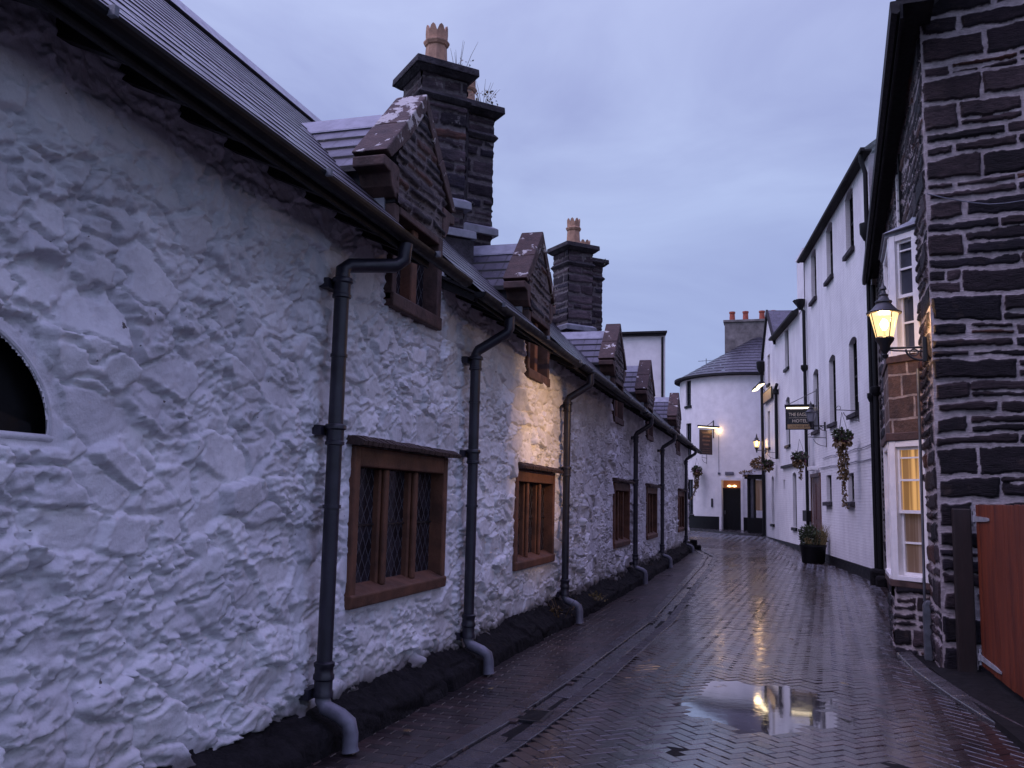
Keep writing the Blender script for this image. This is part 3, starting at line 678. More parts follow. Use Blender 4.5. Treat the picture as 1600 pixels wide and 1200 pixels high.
# main roof: overlapping slate courses, cut where the dormers stand
EX, EZ, RX, RZ = -2.50, 3.44, -4.95, 5.775
sl = math.hypot(EX - RX, RZ - EZ); ux, uz = (RX - EX) / sl, (RZ - EZ) / sl; nxr, nzr = uz, -ux
mb = MB(); nrow = 17; exp_ = sl / nrow
def cuts(x_in):
    if x_in > -3.02: 
        segs = []; a = -3.2
        for c_ in DORM: segs.append((a, c_ - .60)); a = c_ + .60
        segs.append((a, 32.75)); return segs
    return [(-3.2, 32.75)]
for k in range(nrow):
    d0 = k * exp_ - .01; d1 = d0 + exp_ + .06
    xm = EX + ux * d1
    for a0, a1 in cuts(xm + .10):
        y = a0
        while y < a1 - 1e-6:
            y2 = min(a1, y + (.27 if y > 3 else .8)); jt = rnd.gauss(0, .0011)
            p = []
            for lift, in ((0.0,), (.0045,)):
                for (yy, dd, h_) in ((y + .002, d0, .004), (y2 - .002, d0, .004), (y2 - .002, d1, -.004), (y + .002, d1, -.004)):
                    hh = h_ + lift + (jt if dd == d0 else 0); p.append((EX + ux * dd + nxr * hh, yy, EZ + uz * dd + nzr * hh))
            lc = []
            for q in range(2):
                for (yy, dd) in ((y, d0), (y2, d0), (y2, d1), (y, d1)): lc.append((yy + (k % 2) * .13, q * .001, dd))
            mb.add(p, [(3, 2, 1, 0), (4, 5, 6, 7), (0, 1, 5, 4), (1, 2, 6, 5), (2, 3, 7, 6), (3, 0, 4, 7)], lc); y = y2
rf = mb.build('roof', M['slate'], row)
mb = MB(); mb.hexa([(RX - .01, -3.2, RZ - .03), (RX + .01, -3.2, RZ - .04), (RX + .01, 32.7, RZ - .04), (RX - .01, 32.7, RZ - .03), (RX - .01, -3.2, RZ + .01), (RX + .01, -3.2, RZ + .01), (RX + .01, 32.7, RZ + .01), (RX - .01, 32.7, RZ + .01)])
mb.quad((RX, -3.2, RZ), (RX, 32.75, RZ), (-7.5, 32.75, 3.4), (-7.5, -3.2, 3.4)); mb.build('back_slope', M['slate'], row, recalc=False)
mb = MB(); y = -3.2
while y < 32.7:
    y2 = y + .45; mb.prism(Frame((RX, y), (1, 0), (0, 1)), [(-.16, RZ - .10), (.16, RZ - .10), (.03, RZ + .075), (-.03, RZ + .075)], .002, .448); y = y2
mb.build('ridge_tiles', M['lead'], row)
mb = MB()
for a0, a1 in cuts(-2.5): mb.extr(LF, [(-.05, 3.60), (.36, 3.405), (.36, 3.425), (-.05, 3.63)], a0, a1); mb.box(LF, a0, a1, .34, .36, 3.34, 3.404)
y = -3
while y < 32.5:
    if all(abs(y - c_) > .62 for c_ in DORM): mb.extr(LF, [(-.05, 3.515), (.31, 3.36), (.335, 3.40), (-.05, 3.595)], y, y + .08)
    y += .42
mb.build('eaves', M['soffit'], row)
# gutters in runs, with stop ends and brackets
runs = [(-3.1, 7.02), (7.38, 11.62), (11.80, 17.95), (18.15, 22.62), (22.75, 28.9), (29.1, 32.85)]
for i, (a0, a1) in enumerate(runs):
    mb = MB(); r0, r1 = .058, .051; gxx, gz = LX + .41, 3.425 - .015 * (i % 2); n = 10
    pr = [(gxx - r0 * math.cos(math.pi * k / n), gz - r0 * math.sin(math.pi * k / n)) for k in range(n + 1)] + [(gxx + r1 * math.cos(math.pi * k / n), gz - r1 * math.sin(math.pi * k / n)) for k in range(n + 1)]
    mb.extr(W0.__class__((0, 0), (0, 1), (1, 0)), [(q[0], q[1]) for q in pr], a0, a1)
    for e_ in (a0, a1): mb.prism(Frame((gxx, e_), (1, 0), (0, 1)), [(-r1 * math.cos(math.pi * k / n), gz - r1 * math.sin(math.pi * k / n)) for k in range(n + 1)], -.006, .006)
    gt = mb.build('gutter', M['black'], row, smooth=False)
    y = a0 + .5
    while y < a1:
        cl = MB(); cl.extr(Frame((0, 0), (0, 1), (1, 0)), [(gxx + .05, gz + .012), (gxx + .085, gz + .012), (gxx + .085, gz - .03), (gxx + .05, gz - .03)], y, y + .025); cl.build('gutter_clip', M['zinc'], gt); y += 1.75
# downpipes
def downpipe(y, otl, top_z, foot=True, zb=.30):
    m1 = MB(); X = LX + .105; r = .05
    gxx = LX + .41
    if otl: m1.tube([(gxx, y + otl, 3.37), (gxx - .01, y + otl, 3.25), (gxx - .06, y + otl * .9, 3.205), (X + .02, y + .05, 3.15), (X, y, 3.11), (X, y, 3.02), (X, y, zb)], r, 14)
    else: m1.tube([(gxx, y + .10, 3.38), (gxx, y + .10, 3.25), (gxx - .015, y + .095, 3.215), (X + .02, y + .005, 3.03), (X, y, 2.985), (X, y, 2.9), (X, y, zb)], r, 14)
    o = m1.build('downpipe', M['pipe'], row, (X, y, 0), smooth=True)
    for zc, kind in ((3.02 if otl else 2.94, 2), (2.52, 0), (2.03, 2), (1.52, 1), (zb + .02, 3)):
        cb = MB()
        if kind == 2: cb.lathe((X, y, zc), [(.052, -.11), (.064, -.105), (.064, -.085), (.058, -.08), (.058, -.01), (.072, 0), (.072, .02), (.064, .03), (.052, .032)], 16)
        elif kind == 1: cb.lathe((X, y, zc), [(.052, -.012), (.060, -.012), (.060, .012), (.052, .012)], 16)
        elif kind == 0: cb.lathe((X, y, zc), [(.052, -.01), (.057, -.01), (.057, .01), (.052, .01)], 16)
        else: cb.lathe((X, y, zc), [(.052, -.03), (.066, -.03), (.066, .0), (.059, .01), (.059, .07), (.068, .08), (.068, .105), (.06, .115), (.06, .15), (.067, .16), (.067, .18), (.052, .19)], 16)
        if kind in (2, 3):
            cb.box(LF, y - .085, y + .085, -.02, .045, zc - .045, zc + .02)
        cb.build('pipe_collar', M['pipe'], o, smooth=True)
    f_ = MB(); gz = g(y); X2 = X + .215
    f_.tube([(X, y, zb + .03), (X, y, zb - .03), (X + .03, y - .01, zb - .075), (X2 - .07, y - .02, zb - .115), (X2 - .015, y - .02, zb - .15), (X2, y - .02, zb - .21), (X2, y - .02, gz + .06), (X2 + .005, y - .02, gz + .03)], [r, r, r, r, r, r, r, r * 1.12], 14)
    f_.build('pipe_shoe', M['pipe_pale'], o, smooth=True)
downpipe(5.36, .34, 3.1, zb=.33)
for y in (8.22, 12.33, 18.97, 23.75, 30.45): downpipe(y, 0, 2.9, zb=.30)

# stone dormers, copied along the row
def dormer(c):
    F = LF; zs_ = 3.91
    gw = MB(); gw.prism(F, [(c - .545, zs_), (c + .545, zs_), (c + .545, 4.28), (c, 4.93), (c - .545, 4.28)], -.22, .03)
    o = gw.build('dormer', M['cap_stone'], row, (LX, c, 3.06))
    FG = Frame((LX + .032, c - .545), (0, 1), (1, 0)); PPg, kg, mg = facegrid(FG, np.arange(0, 1.091, .014), np.arange(zs_, 4.96, .014), int(c * 7), lambda u, v: v < 4.95 - abs(u - .545) * 1.19, hmin=.05, hmax=.13, two_p=.9, amp=.8)
    grid_obj('gable_wall', PPg, kg, M['gable_rubble'], o, mg)
    jm = MB(); jm.box(F, c - .545, c - .45, -.22, .035, 3.12, zs_ - .002); jm.box(F, c + .45, c + .545, -.22, .035, 3.12, zs_ - .002)
    jm.box(F, c - .545, c + .545, -.22, .05, 3.075, 3.19); jm.box(F, c - .449, c + .449, -.22, .04, zs_ - .07, zs_ - .003); jm.build('window_frame', M['sandstone_dark'], o, bevel=.012)
    ml = MB(); ml.box(F, c - .06, c + .06, -.15, -.005, 3.192, zs_ - .072); ml.build('mullion', M['sandstone'], o, bevel=.015)
    for a0, a1 in ((-.45, -.06), (.06, .45)):
        pn = MB(); pn.box(F, c + a0 - .01, c + a1 + .01, -.125, -.11, 3.17, zs_ - .06); pn.build('leaded_pane', M['leaded'], o)
    for sg in (-1, 1):
        cp = MB(); half = .80; dz = .86; t_ = .135
        a_, z_ = sg * half, 5.06 - dz
        prof = [(c + a_, z_ - .05), (c + a_, z_ + .05), (c + sg * .02, 5.075), (c + sg * .0, 5.065), (c + sg * .0, 4.90), (c + sg * (.55), 4.27), (c + sg * .57, z_ - .07)]
        # two stones to each slope, the joint staying visible
        cut = .47
        def at(q): return (c + a_ * (1 - q), z_ + .05 + (5.06 - z_ - .05) * q)
        p1 = at(0); pm_ = at(cut); p2 = at(1); ni = (-sg * .105, -.105)
        low = [p1, pm_, (pm_[0] + ni[0], pm_[1] + ni[1] * .9), (p1[0] + ni[0], p1[1] - .03)]
        high = [(pm_[0] - sg * .004, pm_[1] + .004), p2, (p2[0], p2[1] - .16), (pm_[0] - sg * .004 + ni[0], pm_[1] + .004 + ni[1] * .9)]
        cp.prism(F, low, -.245, .06); cp.build('coping', M['coping'], o, bevel=.012)
        ch = MB(); ch.prism(F, high, -.24, .055); ch.build('coping', M['coping_pale' if (c == DORM[0] and sg < 0) else 'coping'], o, bevel=.012)
        kn = MB(); q0 = c + sg * .80; q1 = c + sg * .50
        kn.prism(F, [(q0, z_ - .075), (q0, z_ + .012), (q1, z_ + .012), (q1, z_ - .27), (c + sg * .57, z_ - .26), (c + sg * .64, z_ - .19), (c + sg * .68, z_ - .09)], -.23, .045); kn.build('kneeler', M['sandstone_dark'], o, bevel=.012)
    dr = MB()
    for sg in (-1, 1):
        n = 5
        for k in range(n):
            q0, q1 = k / n, (k + 1) / n
            def pt(q, x_, lift): return (x_, c + sg * .70 * (1 - q), 4.16 + .71 * q + lift)
            x0, x1 = LX - .235, LX - .25 - .62 - .95 * (q0 + q1) / 2
            A = [pt(q0, x0, .025), pt(q0, x1, .025), pt(q1, x1, .004), pt(q1, x0, .004)]; B = [(v[0], v[1], v[2] - .05) for v in A]
            lc = [(v[0] * 1.0 + (k % 2) * .13, .0, k * .2 + (0 if i in (0, 1) else .2)) for i, v in enumerate(A)]
            dr.add(B + A, [(3, 2, 1, 0), (4, 5, 6, 7), (0, 1, 5, 4), (1, 2, 6, 5), (2, 3, 7, 6), (3, 0, 4, 7)], lc + lc)
    dr.build('dormer_roof', M['slate'], o)
    rg = MB(); rg.prism(Frame((LX - .24, c), (0, 1), (-1, 0)), [(-.15, 4.74), (0, 4.915), (.15, 4.74), (.13, 4.72), (0, 4.87), (-.13, 4.72)], 0, 1.15); rg.build('ridge_tile', M['lead'], o)
    for sg in (-1, 1):
        ck = MB(); q = c + sg * .56; ck.prism(Frame((LX - .05, q), (-1, 0), (0, 1)), [(0, 3.55), (.12, 3.55), (.85, 4.25), (0, 4.22)], -.012, .012)
        ck.build('cheek', M['lead'], o)
    return o
d0 = dormer(DORM[0])
d1 = dormer(DORM[1])
for c_ in DORM[2:]: dup(d1, (0, c_ - DORM[1], 0), parent=row)

# diagonal chimney stacks in pairs
def chimney(xc, yc, H_, z, D):
    rot = 0
    def sq(r, z0, z1, cy, r2=None): 
        r2 = r2 or r; p = []
        for (rr, zz) in ((r, z0), (r2, z1)):
            for k in range(4): a = math.pi / 2 * k; p.append((xc + rr * math.cos(a), cy + rr * math.sin(a), zz))
        return p
    m1 = MB(); hs = H_ * .72; faces = []
    for k in range(2):
        cy = yc + k * D
        for i in range(4):
            a0, a1 = math.pi / 2 * i, math.pi / 2 * (i + 1); faces.append(((xc + hs * math.cos(a0), cy + hs * math.sin(a0)), (xc + hs * math.cos(a1), cy + hs * math.sin(a1)), i + 4 * k))
    m1.box(Frame((xc, yc), (0, 1), (1, 0)), -.15, D + .15, -.18, .18, 4.2, z - .1)
    o = m1.build('chimney', M['cap_stone'], row, (xc, yc, 4.3), recalc=False)
    for A, B, i in faces:
        l_ = math.hypot(A[0] - B[0], A[1] - B[1]); d_ = unit(A, B); us = np.linspace(0, l_, 46)
        PPg, kg, mg = facegrid(Frame(A, d_, (d_[1], -d_[0])), us, np.arange(4.3, z - .08, .017), 60 + i, hmin=.11, hmax=.27, two_p=.8, amp=.7)
        grid_obj('shaft_face', PPg, kg, M['stack_rubble'], o, mg)
    cp = MB()
    for k in range(2):
        cy = yc + k * D
        cp.hexa(sq(H_ * .80, z - .17, z - .105, cy, H_ * .97)); cp.hexa(sq(H_, z - .104, z, cy, H_ * .985)); 
        cp.hexa(sq(H_ * .76, z - .52, z - .46, cy, H_ * .86)); cp.hexa(sq(H_ * .86, z - .459, z - .40, cy, H_ * .76))
    cp.build('cap_stone', M['cap_stone'], o, bevel=.012)
    for k, hh in ((0, .66), (1, .50)):
        cy = yc + k * D; pt = MB(); n = 8
        pt.lathe((xc, cy, z), [(.165, 0), (.142, hh * .58), (.16, hh * .60), (.178, hh * .66), (.178, hh * .69), (.145, hh * .72)], n, math.pi / 8)
        for i in range(n):                                         # crown of pointed flaps
            a0, a1 = 2 * math.pi * i / n + math.pi / 8, 2 * math.pi * (i + 1) / n + math.pi / 8; am = (a0 + a1) / 2
            P_ = lambda a, r, zz: (xc + r * math.cos(a), cy + r * math.sin(a), z + zz)
            pts_o = [P_(a0, .146, hh * .70), P_(a1, .146, hh * .70), P_(a1, .152, hh * .86), P_(am + .2, .151, hh * .98), P_(am, .150, hh * 1.02), P_(am - .2, .151, hh * .98), P_(a0, .152, hh * .86)]
            pts_i = [(xc + (q[0] - xc) * .84, cy + (q[1] - cy) * .84, q[2]) for q in pts_o]
            nn = 7; pt.add(pts_o + pts_i, [tuple(range(nn)), tuple(range(2 * nn - 1, nn - 1, -1))] + [(j, (j + 1) % nn, nn + (j + 1) % nn, nn + j) for j in range(nn)])
        pt.build('chimney_pot', M['terracotta'], o)
    fl = MB()
    for k in range(2):
        cy = yc + k * D
        for zz, sp in ((5.02, .20), (5.42, .12)):
            fl.hexa(sq(hs + sp, zz - .10, zz + .0, cy, hs + sp * .96)); fl.hexa(sq(hs + sp * .96, zz + .001, zz + .05, cy, hs + .01))
    fl.build('flashing', M['lead'], o, bevel=.008)
    ba = MB(); ba.hexa(sq(hs + .16, 4.0, 4.9, yc)); ba.hexa(sq(hs + .16, 4.0, 4.9, yc + D)); ba.build('chimney_base', M['cap_stone'], o)
    return o
chimney(-4.3, 10.70, .635, 7.25, 1.2)
chimney(-4.3, 19.45, .625, 7.30, 1.2)

# ================================================================== RIGHT: SLATE-RUBBLE HOUSE
stone = thing('stone_house', 'tall dark slate-rubble house with pale mortar and white bay windows', 'building', (1.65, 10.3, -.1))
dF = unit((1.65, 10.3), (2.43, 22.1)); SFF = Frame((1.65, 10.3), dF, (-dF[1], dF[0])); SWF = Frame((1.65, 10.3), (dF[1], -dF[0]), (-dF[0], -dF[1]))
us = np.concatenate([np.arange(0, 1.5, .0085), np.arange(1.5, 6.4, .06)]); vv_ = np.concatenate([np.arange(-.3, 7.7, .0085), np.arange(7.7, 11.6, .06)])
rfz = lambda u: 7.05 + (4.0 - np.abs(u - 4.3)) * .95 - .0
PP, keep, mk4 = facegrid(SWF, us, vv_, 5, lambda u, v: v < rfz(u) + .25, u_lo=0)
grid_obj('gable_wall', PP, keep, M['rubble'], stone, mk4)
us = np.concatenate([np.arange(0, 2.6, .012), np.arange(2.6, 11.9, .03)]); vv_ = np.arange(-.3, 7.0, .016)
PP, keep, mk4 = facegrid(SFF, us, vv_, 9, lambda u, v: ~((u > 3.35) & (u < 4.3) & (v > 5.75) & (v < 6.7)), u_lo=0, hmin=.10, hmax=.34)
grid_obj('street_wall', PP, keep, M['rubble'], stone, mk4)
mb = MB(); mb.box(SFF, 0, 11.8, -8.4, -8.3, -.3, 7); mb.box(SFF, 11.8, 11.86, -8.4, -.02, -.3, 7); mb.build('back_wall', M['render_grey'], stone)
mb = MB(); mb.box(SFF, 3.3, 4.4, -.2, -.16, 5.7, 6.75); mb.build('upper_window', M['glass_dark'], stone)
mb = MB()
for k in range(12): mb.box(SFF, 4.16 - .05 * (k % 2), 4.32, -.15, .028, 5.72 + k * .082, 5.79 + k * .082)
mb.build('window_jamb', M['render_white'], stone)
mb = MB(); mb.box(SFF, 3.32, 3.40, -.1, .05, 5.7, 6.72); mb.build('window_shutter', M['black'], stone)
mb = MB(); mb.box(SFF, -.55, 12, -.1, .24, 6.94, 6.98); mb.box(SFF, -.55, 12, .21, .24, 6.78, 6.939); mb.extr(SFF, [(.24, 6.84), (.27, 6.81), (.33, 6.83), (.34, 6.95), (.33, 6.96), (.24, 6.96)], -.6, 12.02); mb.build('eaves_gutter', M['soffit'], stone)
mb = MB(); mb.quad(SFF.P(-.55, .28, 6.99), SFF.P(12, .28, 6.99), SFF.P(12, -4.3, 11.1), SFF.P(-.55, -4.3, 11.1)); mb.quad(SFF.P(-.55, -8.8, 6.93), SFF.P(12, -8.8, 6.93), SFF.P(12, -4.3, 11.1), SFF.P(-.55, -4.3, 11.1))
mb.build('roof', M['slate'], stone, recalc=False)
# canted bay: stone base, two storeys of white sashes, stone spandrel, lead roof
BA = [(1.20, -.02), (1.56, .36), (2.78, .36), (3.14, -.02)]
BP = [SFF.P(a, o, 0)[:2] for a, o in BA]
bay = MB()
def bayslab(mbx, z0, z1, grow=0, z1w=None):
    A = [(1.20 - grow * 1.3, -.05), (1.56 - grow * .45, .36 + grow), (2.78 + grow * .45, .36 + grow), (3.14 + grow * 1.3, -.05)]
    n = 4; b = [SFF.P(a, o, z0) for a, o in A]; t_ = [SFF.P(a, o, z1) for a, o in A]; lcs = [(i * .5, 0, z0) for i in range(4)] + [(i * .5, 0, z1) for i in range(4)]
    mbx.add(b + t_, [(3, 2, 1, 0), (4, 5, 6, 7)] + [(i, (i + 1) % 4, 4 + (i + 1) % 4, 4 + i) for i in range(4)], lcs); return mbx
by = bayslab(MB(), 2.50, 3.36).build('bay_window', M['spandrel'], stone, (BP[1][0], BP[1][1], -.1))
# rubble base of the bay with its own relief
for i in range(3):
    p, q = BP[i], BP[i + 1]; d_ = unit(p, q); l_ = math.hypot(q[0] - p[0], q[1] - p[1]); FC = Frame(p, d_, (-d_[1], d_[0]))
    us = np.arange(0, l_ + .001, .012); us = np.append(us[:-1], l_); PP, keep, mk4 = facegrid(FC, us, np.arange(-.3, .665, .012), 30 + i, hmin=.17, hmax=.24)
    grid_obj('bay_base', PP, keep, M['rubble'], by, mk4)
bayslab(MB(), .655, .735, .05).build('bay_sill', M['sandstone_dark'], by, bevel=.01); bayslab(MB(), 2.40, 2.499, .05).build('bay_lintel', M['sandstone_dark'], by, bevel=.01); bayslab(MB(), 3.361, 3.45, .02).build('bay_sill', M['sandstone_dark'], by, bevel=.01)
mb = bayslab(MB(), 4.97, 5.02, -.01); A = [SFF.P(1.12, -.02, 5.021), SFF.P(1.53, .38, 5.021), SFF.P(2.80, .38, 5.021), SFF.P(3.2, -.02, 5.021)]; B_ = [SFF.P(1.30, -.02, 5.22), SFF.P(1.66, .06, 5.20), SFF.P(2.7, .06, 5.20), SFF.P(3.0, -.02, 5.22)]
mb.add(A + B_, [(3, 2, 1, 0), (4, 5, 6, 7)] + [(i, (i + 1) % 4, 4 + (i + 1) % 4, 4 + i) for i in range(4)]); mb.build('bay_roof', M['lead'], by, bevel=.006)
BPU = [SFF.P(a, o, 0)[:2] for a, o in ((1.24, -.02), (1.55, .29), (2.74, .29), (3.07, -.02))]
def bay_sash(z0, z1, lit):
    BQ = BP if lit else BPU
    for i in range(3):
        p, q = BQ[i], BQ[i + 1]; d_ = unit(p, q); l_ = math.hypot(q[0] - p[0], q[1] - p[1]); FC = Frame(p, d_, (-d_[1], d_[0]))
        f = MB(); s0, s1 = (.01, l_ - .005); po = .085
        f.box(FC, s0, s0 + po, -.09, .03, z0, z1); f.box(FC, s1 - po, s1, -.09, .03, z0, z1)
        f.box(FC, s0 + po, s1 - po, -.09, .024, z1 - .075, z1 - .001); f.box(FC, s0 + po, s1 - po, -.09, .05, z0 + .001, z0 + .055)
        ww = f.build('sash_frame', M['white_wood'], by, bevel=.004)
        nx = 1 if i != 1 else 2; zm = (z0 + z1) / 2 - .02
        for c in range(nx):
            b0 = s0 + po + (s1 - s0 - 2 * po) * c / nx; b1 = s0 + po + (s1 - s0 - 2 * po) * (c + 1) / nx
            sh = MB()
            for (za, zb_, oo) in ((zm - .02, z1 - .076, -.01), (z0 + .056, zm + .02, -.05)):
                st_ = .034; sh.box(FC, b0 + .001, b0 + st_, oo - .03, oo, za, zb_); sh.box(FC, b1 - st_, b1 - .001, oo - .03, oo, za, zb_)
                sh.box(FC, b0 + st_, b1 - st_, oo - .03, oo - .001, zb_ - .035, zb_ - .001); sh.box(FC, b0 + st_, b1 - st_, oo - .03, oo - .001, za + .001, za + .04)
                sh.box(FC, b0 + st_, b1 - st_, oo - .027, oo - .004, (za + zb_) / 2 - .012, (za + zb_) / 2 + .012)
                if oo > -.03: sh.box(FC, b0 + st_, b1 - st_, oo - .027, oo - .004, zb_ - .14, zb_ - .122)
            sh.build('sash_bars', M['white_wood'], ww)
            pn = MB(); pn.box(FC, b0 + .01, b1 - .01, -.080, -.072, z0 + .06, zm); pn.build('window_pane', M['glass_blind' if lit else 'glass_sash'], ww)
            pn = MB(); pn.box(FC, b0 + .01, b1 - .01, -.048, -.042, zm + .01, z1 - .08); pn.build('window_pane', M['curtain_lit' if lit else 'glass_sash'], ww)
M['curtain_lit'] = None
m, t, b = newmat('lit_curtained_pane'); p = pos(t, (1, 1, .02)); 
em = ramp(t, noise(t, p, 16, 2, .4), .42, (.17, .085, .028), .60, (.62, .33, .12)); t.links.new(em, b.inputs['Emission Color']); b.inputs['Emission Strength'].default_value = 1.0; b.inputs['Base Color'].default_value = (.10, .06, .03, 1); b.inputs['Roughness'].default_value = .06; M['curtain_lit'] = m
m, t, b = newmat('blind_behind_glass'); p = pos(t, (1, 1, .02)); t.links.new(ramp(t, noise(t, p, 16, 2, .4), .42, (.13, .09, .07), .6, (.30, .25, .21)), b.inputs['Base Color']); b.inputs['Roughness'].default_value = .08
b.inputs['Emission Color'].default_value = (.5, .28, .12, 1); b.inputs['Emission Strength'].default_value = .06; M['glass_blind'] = m
bay_sash(.735, 2.40, True); bay_sash(3.45, 4.97, False)
# cable conduit with its steel guard, hanging wire, downpipe at the party wall
mb = MB(); mb.tube([SFF.P(.88, .075, 3.2), SFF.P(.90, .075, 2.0), SFF.P(1.0, .078, .55)], .016, 8); cd = mb.build('cable_conduit', M['zinc'], stone, smooth=True)
mb = MB(); mb.extr(Frame(SFF.P(0, 0, 0)[:2], SFF.d, SFF.n), [(.02, -.1), (.10, -.1), (.10, .50), (.07, .56), (.02, .56)], .92, 1.07); mb.build('conduit_guard', M['zinc'], stone, bevel=.01)
mb = MB(); mb.tube([SFF.P(11.6, .12, 6.7), SFF.P(11.6, .12, .1)], .06, 10); mb.lathe(SFF.P(11.6, .12, 4.2), [(.06, -.1), (.12, -.02), (.12, .12), (.06, .14)], 10); mb.build('downpipe', M['black'], stone, smooth=True)
mb = MB(); mb.box(SFF, 11.3, 11.85, .02, .35, -.3, .22); mb.box(SFF, 11.0, 11.4, .02, .25, -.3, .1); mb.build('corner_stone', M['plinth'], stone, bevel=.06)
mb = MB(); ps = [SWF.P(-.0, .06, 4.98)] + [SWF.P(.15 * k, .05, 4.98 - .19 * math.sin(min(1, k / 5) * 1.4) + .012 * max(0, k - 4)) for k in range(1, 12)]
mb.tube(ps, .006, 6); tag(mb.build('wall_cable', M['zinc'], None, SWF.P(0, .06, 4.98)), 'thin slack cable crossing the dark rubble gable high on the right', 'cable')

# gate leaf swung open towards us, on its dark post
post = MB(); post.box(SWF, .12, .29, .035, .17, -.1, 1.60)
o = post.build('gate_post', M['post'], None, SWF.P(.2, .1, 0), bevel=.012); tag(o, 'dark timber gate post at the corner of the slate-rubble house', 'gate post')
gate = thing('timber_gate', 'reddish brown vertical-boarded timber gate standing open at the right edge', 'gate', (1.97, 10.1, 0))
GF = Frame((1.965, 10.08), unit((1.97, 10.1), (1.95, 7.0)), (-1, 0))
n = 24
for k in range(n):
    a0 = .0 + k * .13; bm_ = MB(); h_ = 1.64 + rnd.uniform(-.004, .004); z0 = .06 + rnd.uniform(-.006, .006)
    bm_.box(GF, a0 + .003, a0 + .127, -.022, .0 + rnd.uniform(-.002, .002), z0, h_); bm_.build('board', M['gate'], gate, bevel=.003)
mb = MB()
for z_ in (.25, 1.40): mb.box(GF, 0, 3.1, -.062, -.023, z_, z_ + .11)
mb.build('ledge', M['gate'], gate)
M['hinge'] = pm('pale_galvanised_strap', (.33, .34, .36), .5, .3, 9, .2, 50, metal=.2)
for z_, ln in ((1.50, .62), (.14, .85)):
    mb = MB(); mb.prism(GF, [(-.03, z_ - .028), (ln * .8, z_ - .020), (ln, z_ - .010), (ln, z_ + .010), (ln * .8, z_ + .020), (-.03, z_ + .028)], .003, .012); mb.box(GF, -.10, -.031, .002, .018, z_ - .075, z_ + .075)
    mb.lathe(GF.P(-.03, .014, z_), [(.012, -.035), (.016, -.033), (.016, .033), (.012, .035)], 10); mb.build('strap_hinge', M['hinge'], gate)

# ================================================================== HOTEL AND HOUSE (white painted brick)
def holed(mb, F, s0, s1, z0, z1, holes, depth):
    S = sorted(set([s0, s1] + [h[0] for h in holes] + [h[1] for h in holes])); Zs = sorted(set([z0, z1] + [h[2] for h in holes] + [h[3] for h in holes]))
    if F.step:
        S2 = []
        for a, b_ in zip(S[:-1], S[1:]):
            n = max(1, math.ceil((b_ - a) / F.step)); S2 += [a + (b_ - a) * k / n for k in range(n)]
        S = S2 + [S[-1]]
    def q(*l): mb.add([F.P(*p) for p in l], [tuple(range(len(l)))], list(l))
    for a, b_ in zip(S[:-1], S[1:]):
        for c, d in zip(Zs[:-1], Zs[1:]):
            m_ = ((a + b_) / 2, (c + d) / 2)
            if any(h[0] < m_[0] < h[1] and h[2] < m_[1] < h[3] for h in holes): continue
            q((a, 0, c), (b_, 0, c), (b_, 0, d), (a, 0, d))
    for h in holes:
        a, b_, c, d = h[:4]; rise = h[4] if len(h) > 4 else 0; dp = h[5] if len(h) > 5 else depth
        zs_ = d - rise
        q((a, 0, c), (a, -dp, c), (a, -dp, zs_), (a, 0, zs_)); q((b_, 0, c), (b_, -dp, c), (b_, -dp, zs_), (b_, 0, zs_)); q((a, 0, c), (b_, 0, c), (b_, -dp, c), (a, -dp, c))
        n = 8 if rise else 1
        if F.step: n = max(n, int((b_ - a) / F.step))
        for k in range(n):
            t0, t1 = k / n, (k + 1) / n; f_ = lambda t: zs_ + rise * (1 - (2 * t - 1) ** 2)
            u0, u1 = a + (b_ - a) * t0, a + (b_ - a) * t1
            q((u0, 0, f_(t0)), (u1, 0, f_(t1)), (u1, -dp, f_(t1)), (u0, -dp, f_(t0)))
            if rise:
                top = [(u0, 0, f_(t0)), (u1, 0, f_(t1)), (u1, 0, d), (u0, 0, d)]
                if abs(f_(t1) - d) < 1e-6: top.pop(2)
                elif abs(f_(t0) - d) < 1e-6: top.pop(3)
                q(*top)
def sash(F, a0, a1, z0, z1, dp, parent, frame='white_wood', glass='glass_dark', sill='cap_stone', sproj=.09, nx=2, nz=2, bars=True):
    f = MB(); t_ = .055
    f.box(F, a0 + .001, a0 + t_, -dp - .06, -dp + .02, z0 + .002, z1 - .002); f.box(F, a1 - t_, a1 - .001, -dp - .06, -dp + .02, z0 + .002, z1 - .002)
    f.box(F, a0 + t_, a1 - t_, -dp - .06, -dp + .018, z1 - t_, z1 - .003); f.box(F, a0 + t_, a1 - t_, -dp - .06, -dp + .025, z0 + .003, z0 + t_ + .02)
    zm = (z0 + z1) / 2; f.box(F, a0 + t_, a1 - t_, -dp - .05, -dp + .015, zm - .022, zm + .022)
    if bars:
        for k in range(1, nx): u = a0 + (a1 - a0) * k / nx; f.box(F, u - .011, u + .011, -dp - .03, -dp + .005, z0 + t_, z1 - t_)
        for k in range(1, 2 * nz):
            if k != nz: zz = z0 + (z1 - z0) * k / (2 * nz); f.box(F, a0 + t_, a1 - t_, -dp - .03, -dp + .004, zz - .01, zz + .01)
    o = f.build('window', M[frame], parent, F.P((a0 + a1) / 2, 0, z0))
    g_ = MB(); g_.box(F, a0 + .005, a1 - .005, -dp - .04, -dp - .035, z0 + .01, z1 - .005); g_.build('window_pane', M[glass], o)
    if sill:
        s_ = MB(); s_.extr(F, [(-dp, z0 - .11), (sproj, z0 - .13), (sproj, z0 - .02), (-dp, z0 + .012)], a0 - .07, a1 + .07) if not F.step else s_.box(F, a0 - .07, a1 + .07, -dp, sproj, z0 - .12, z0 - .001)
        s_.build('sill', M[sill], o, bevel=.008)
    return o
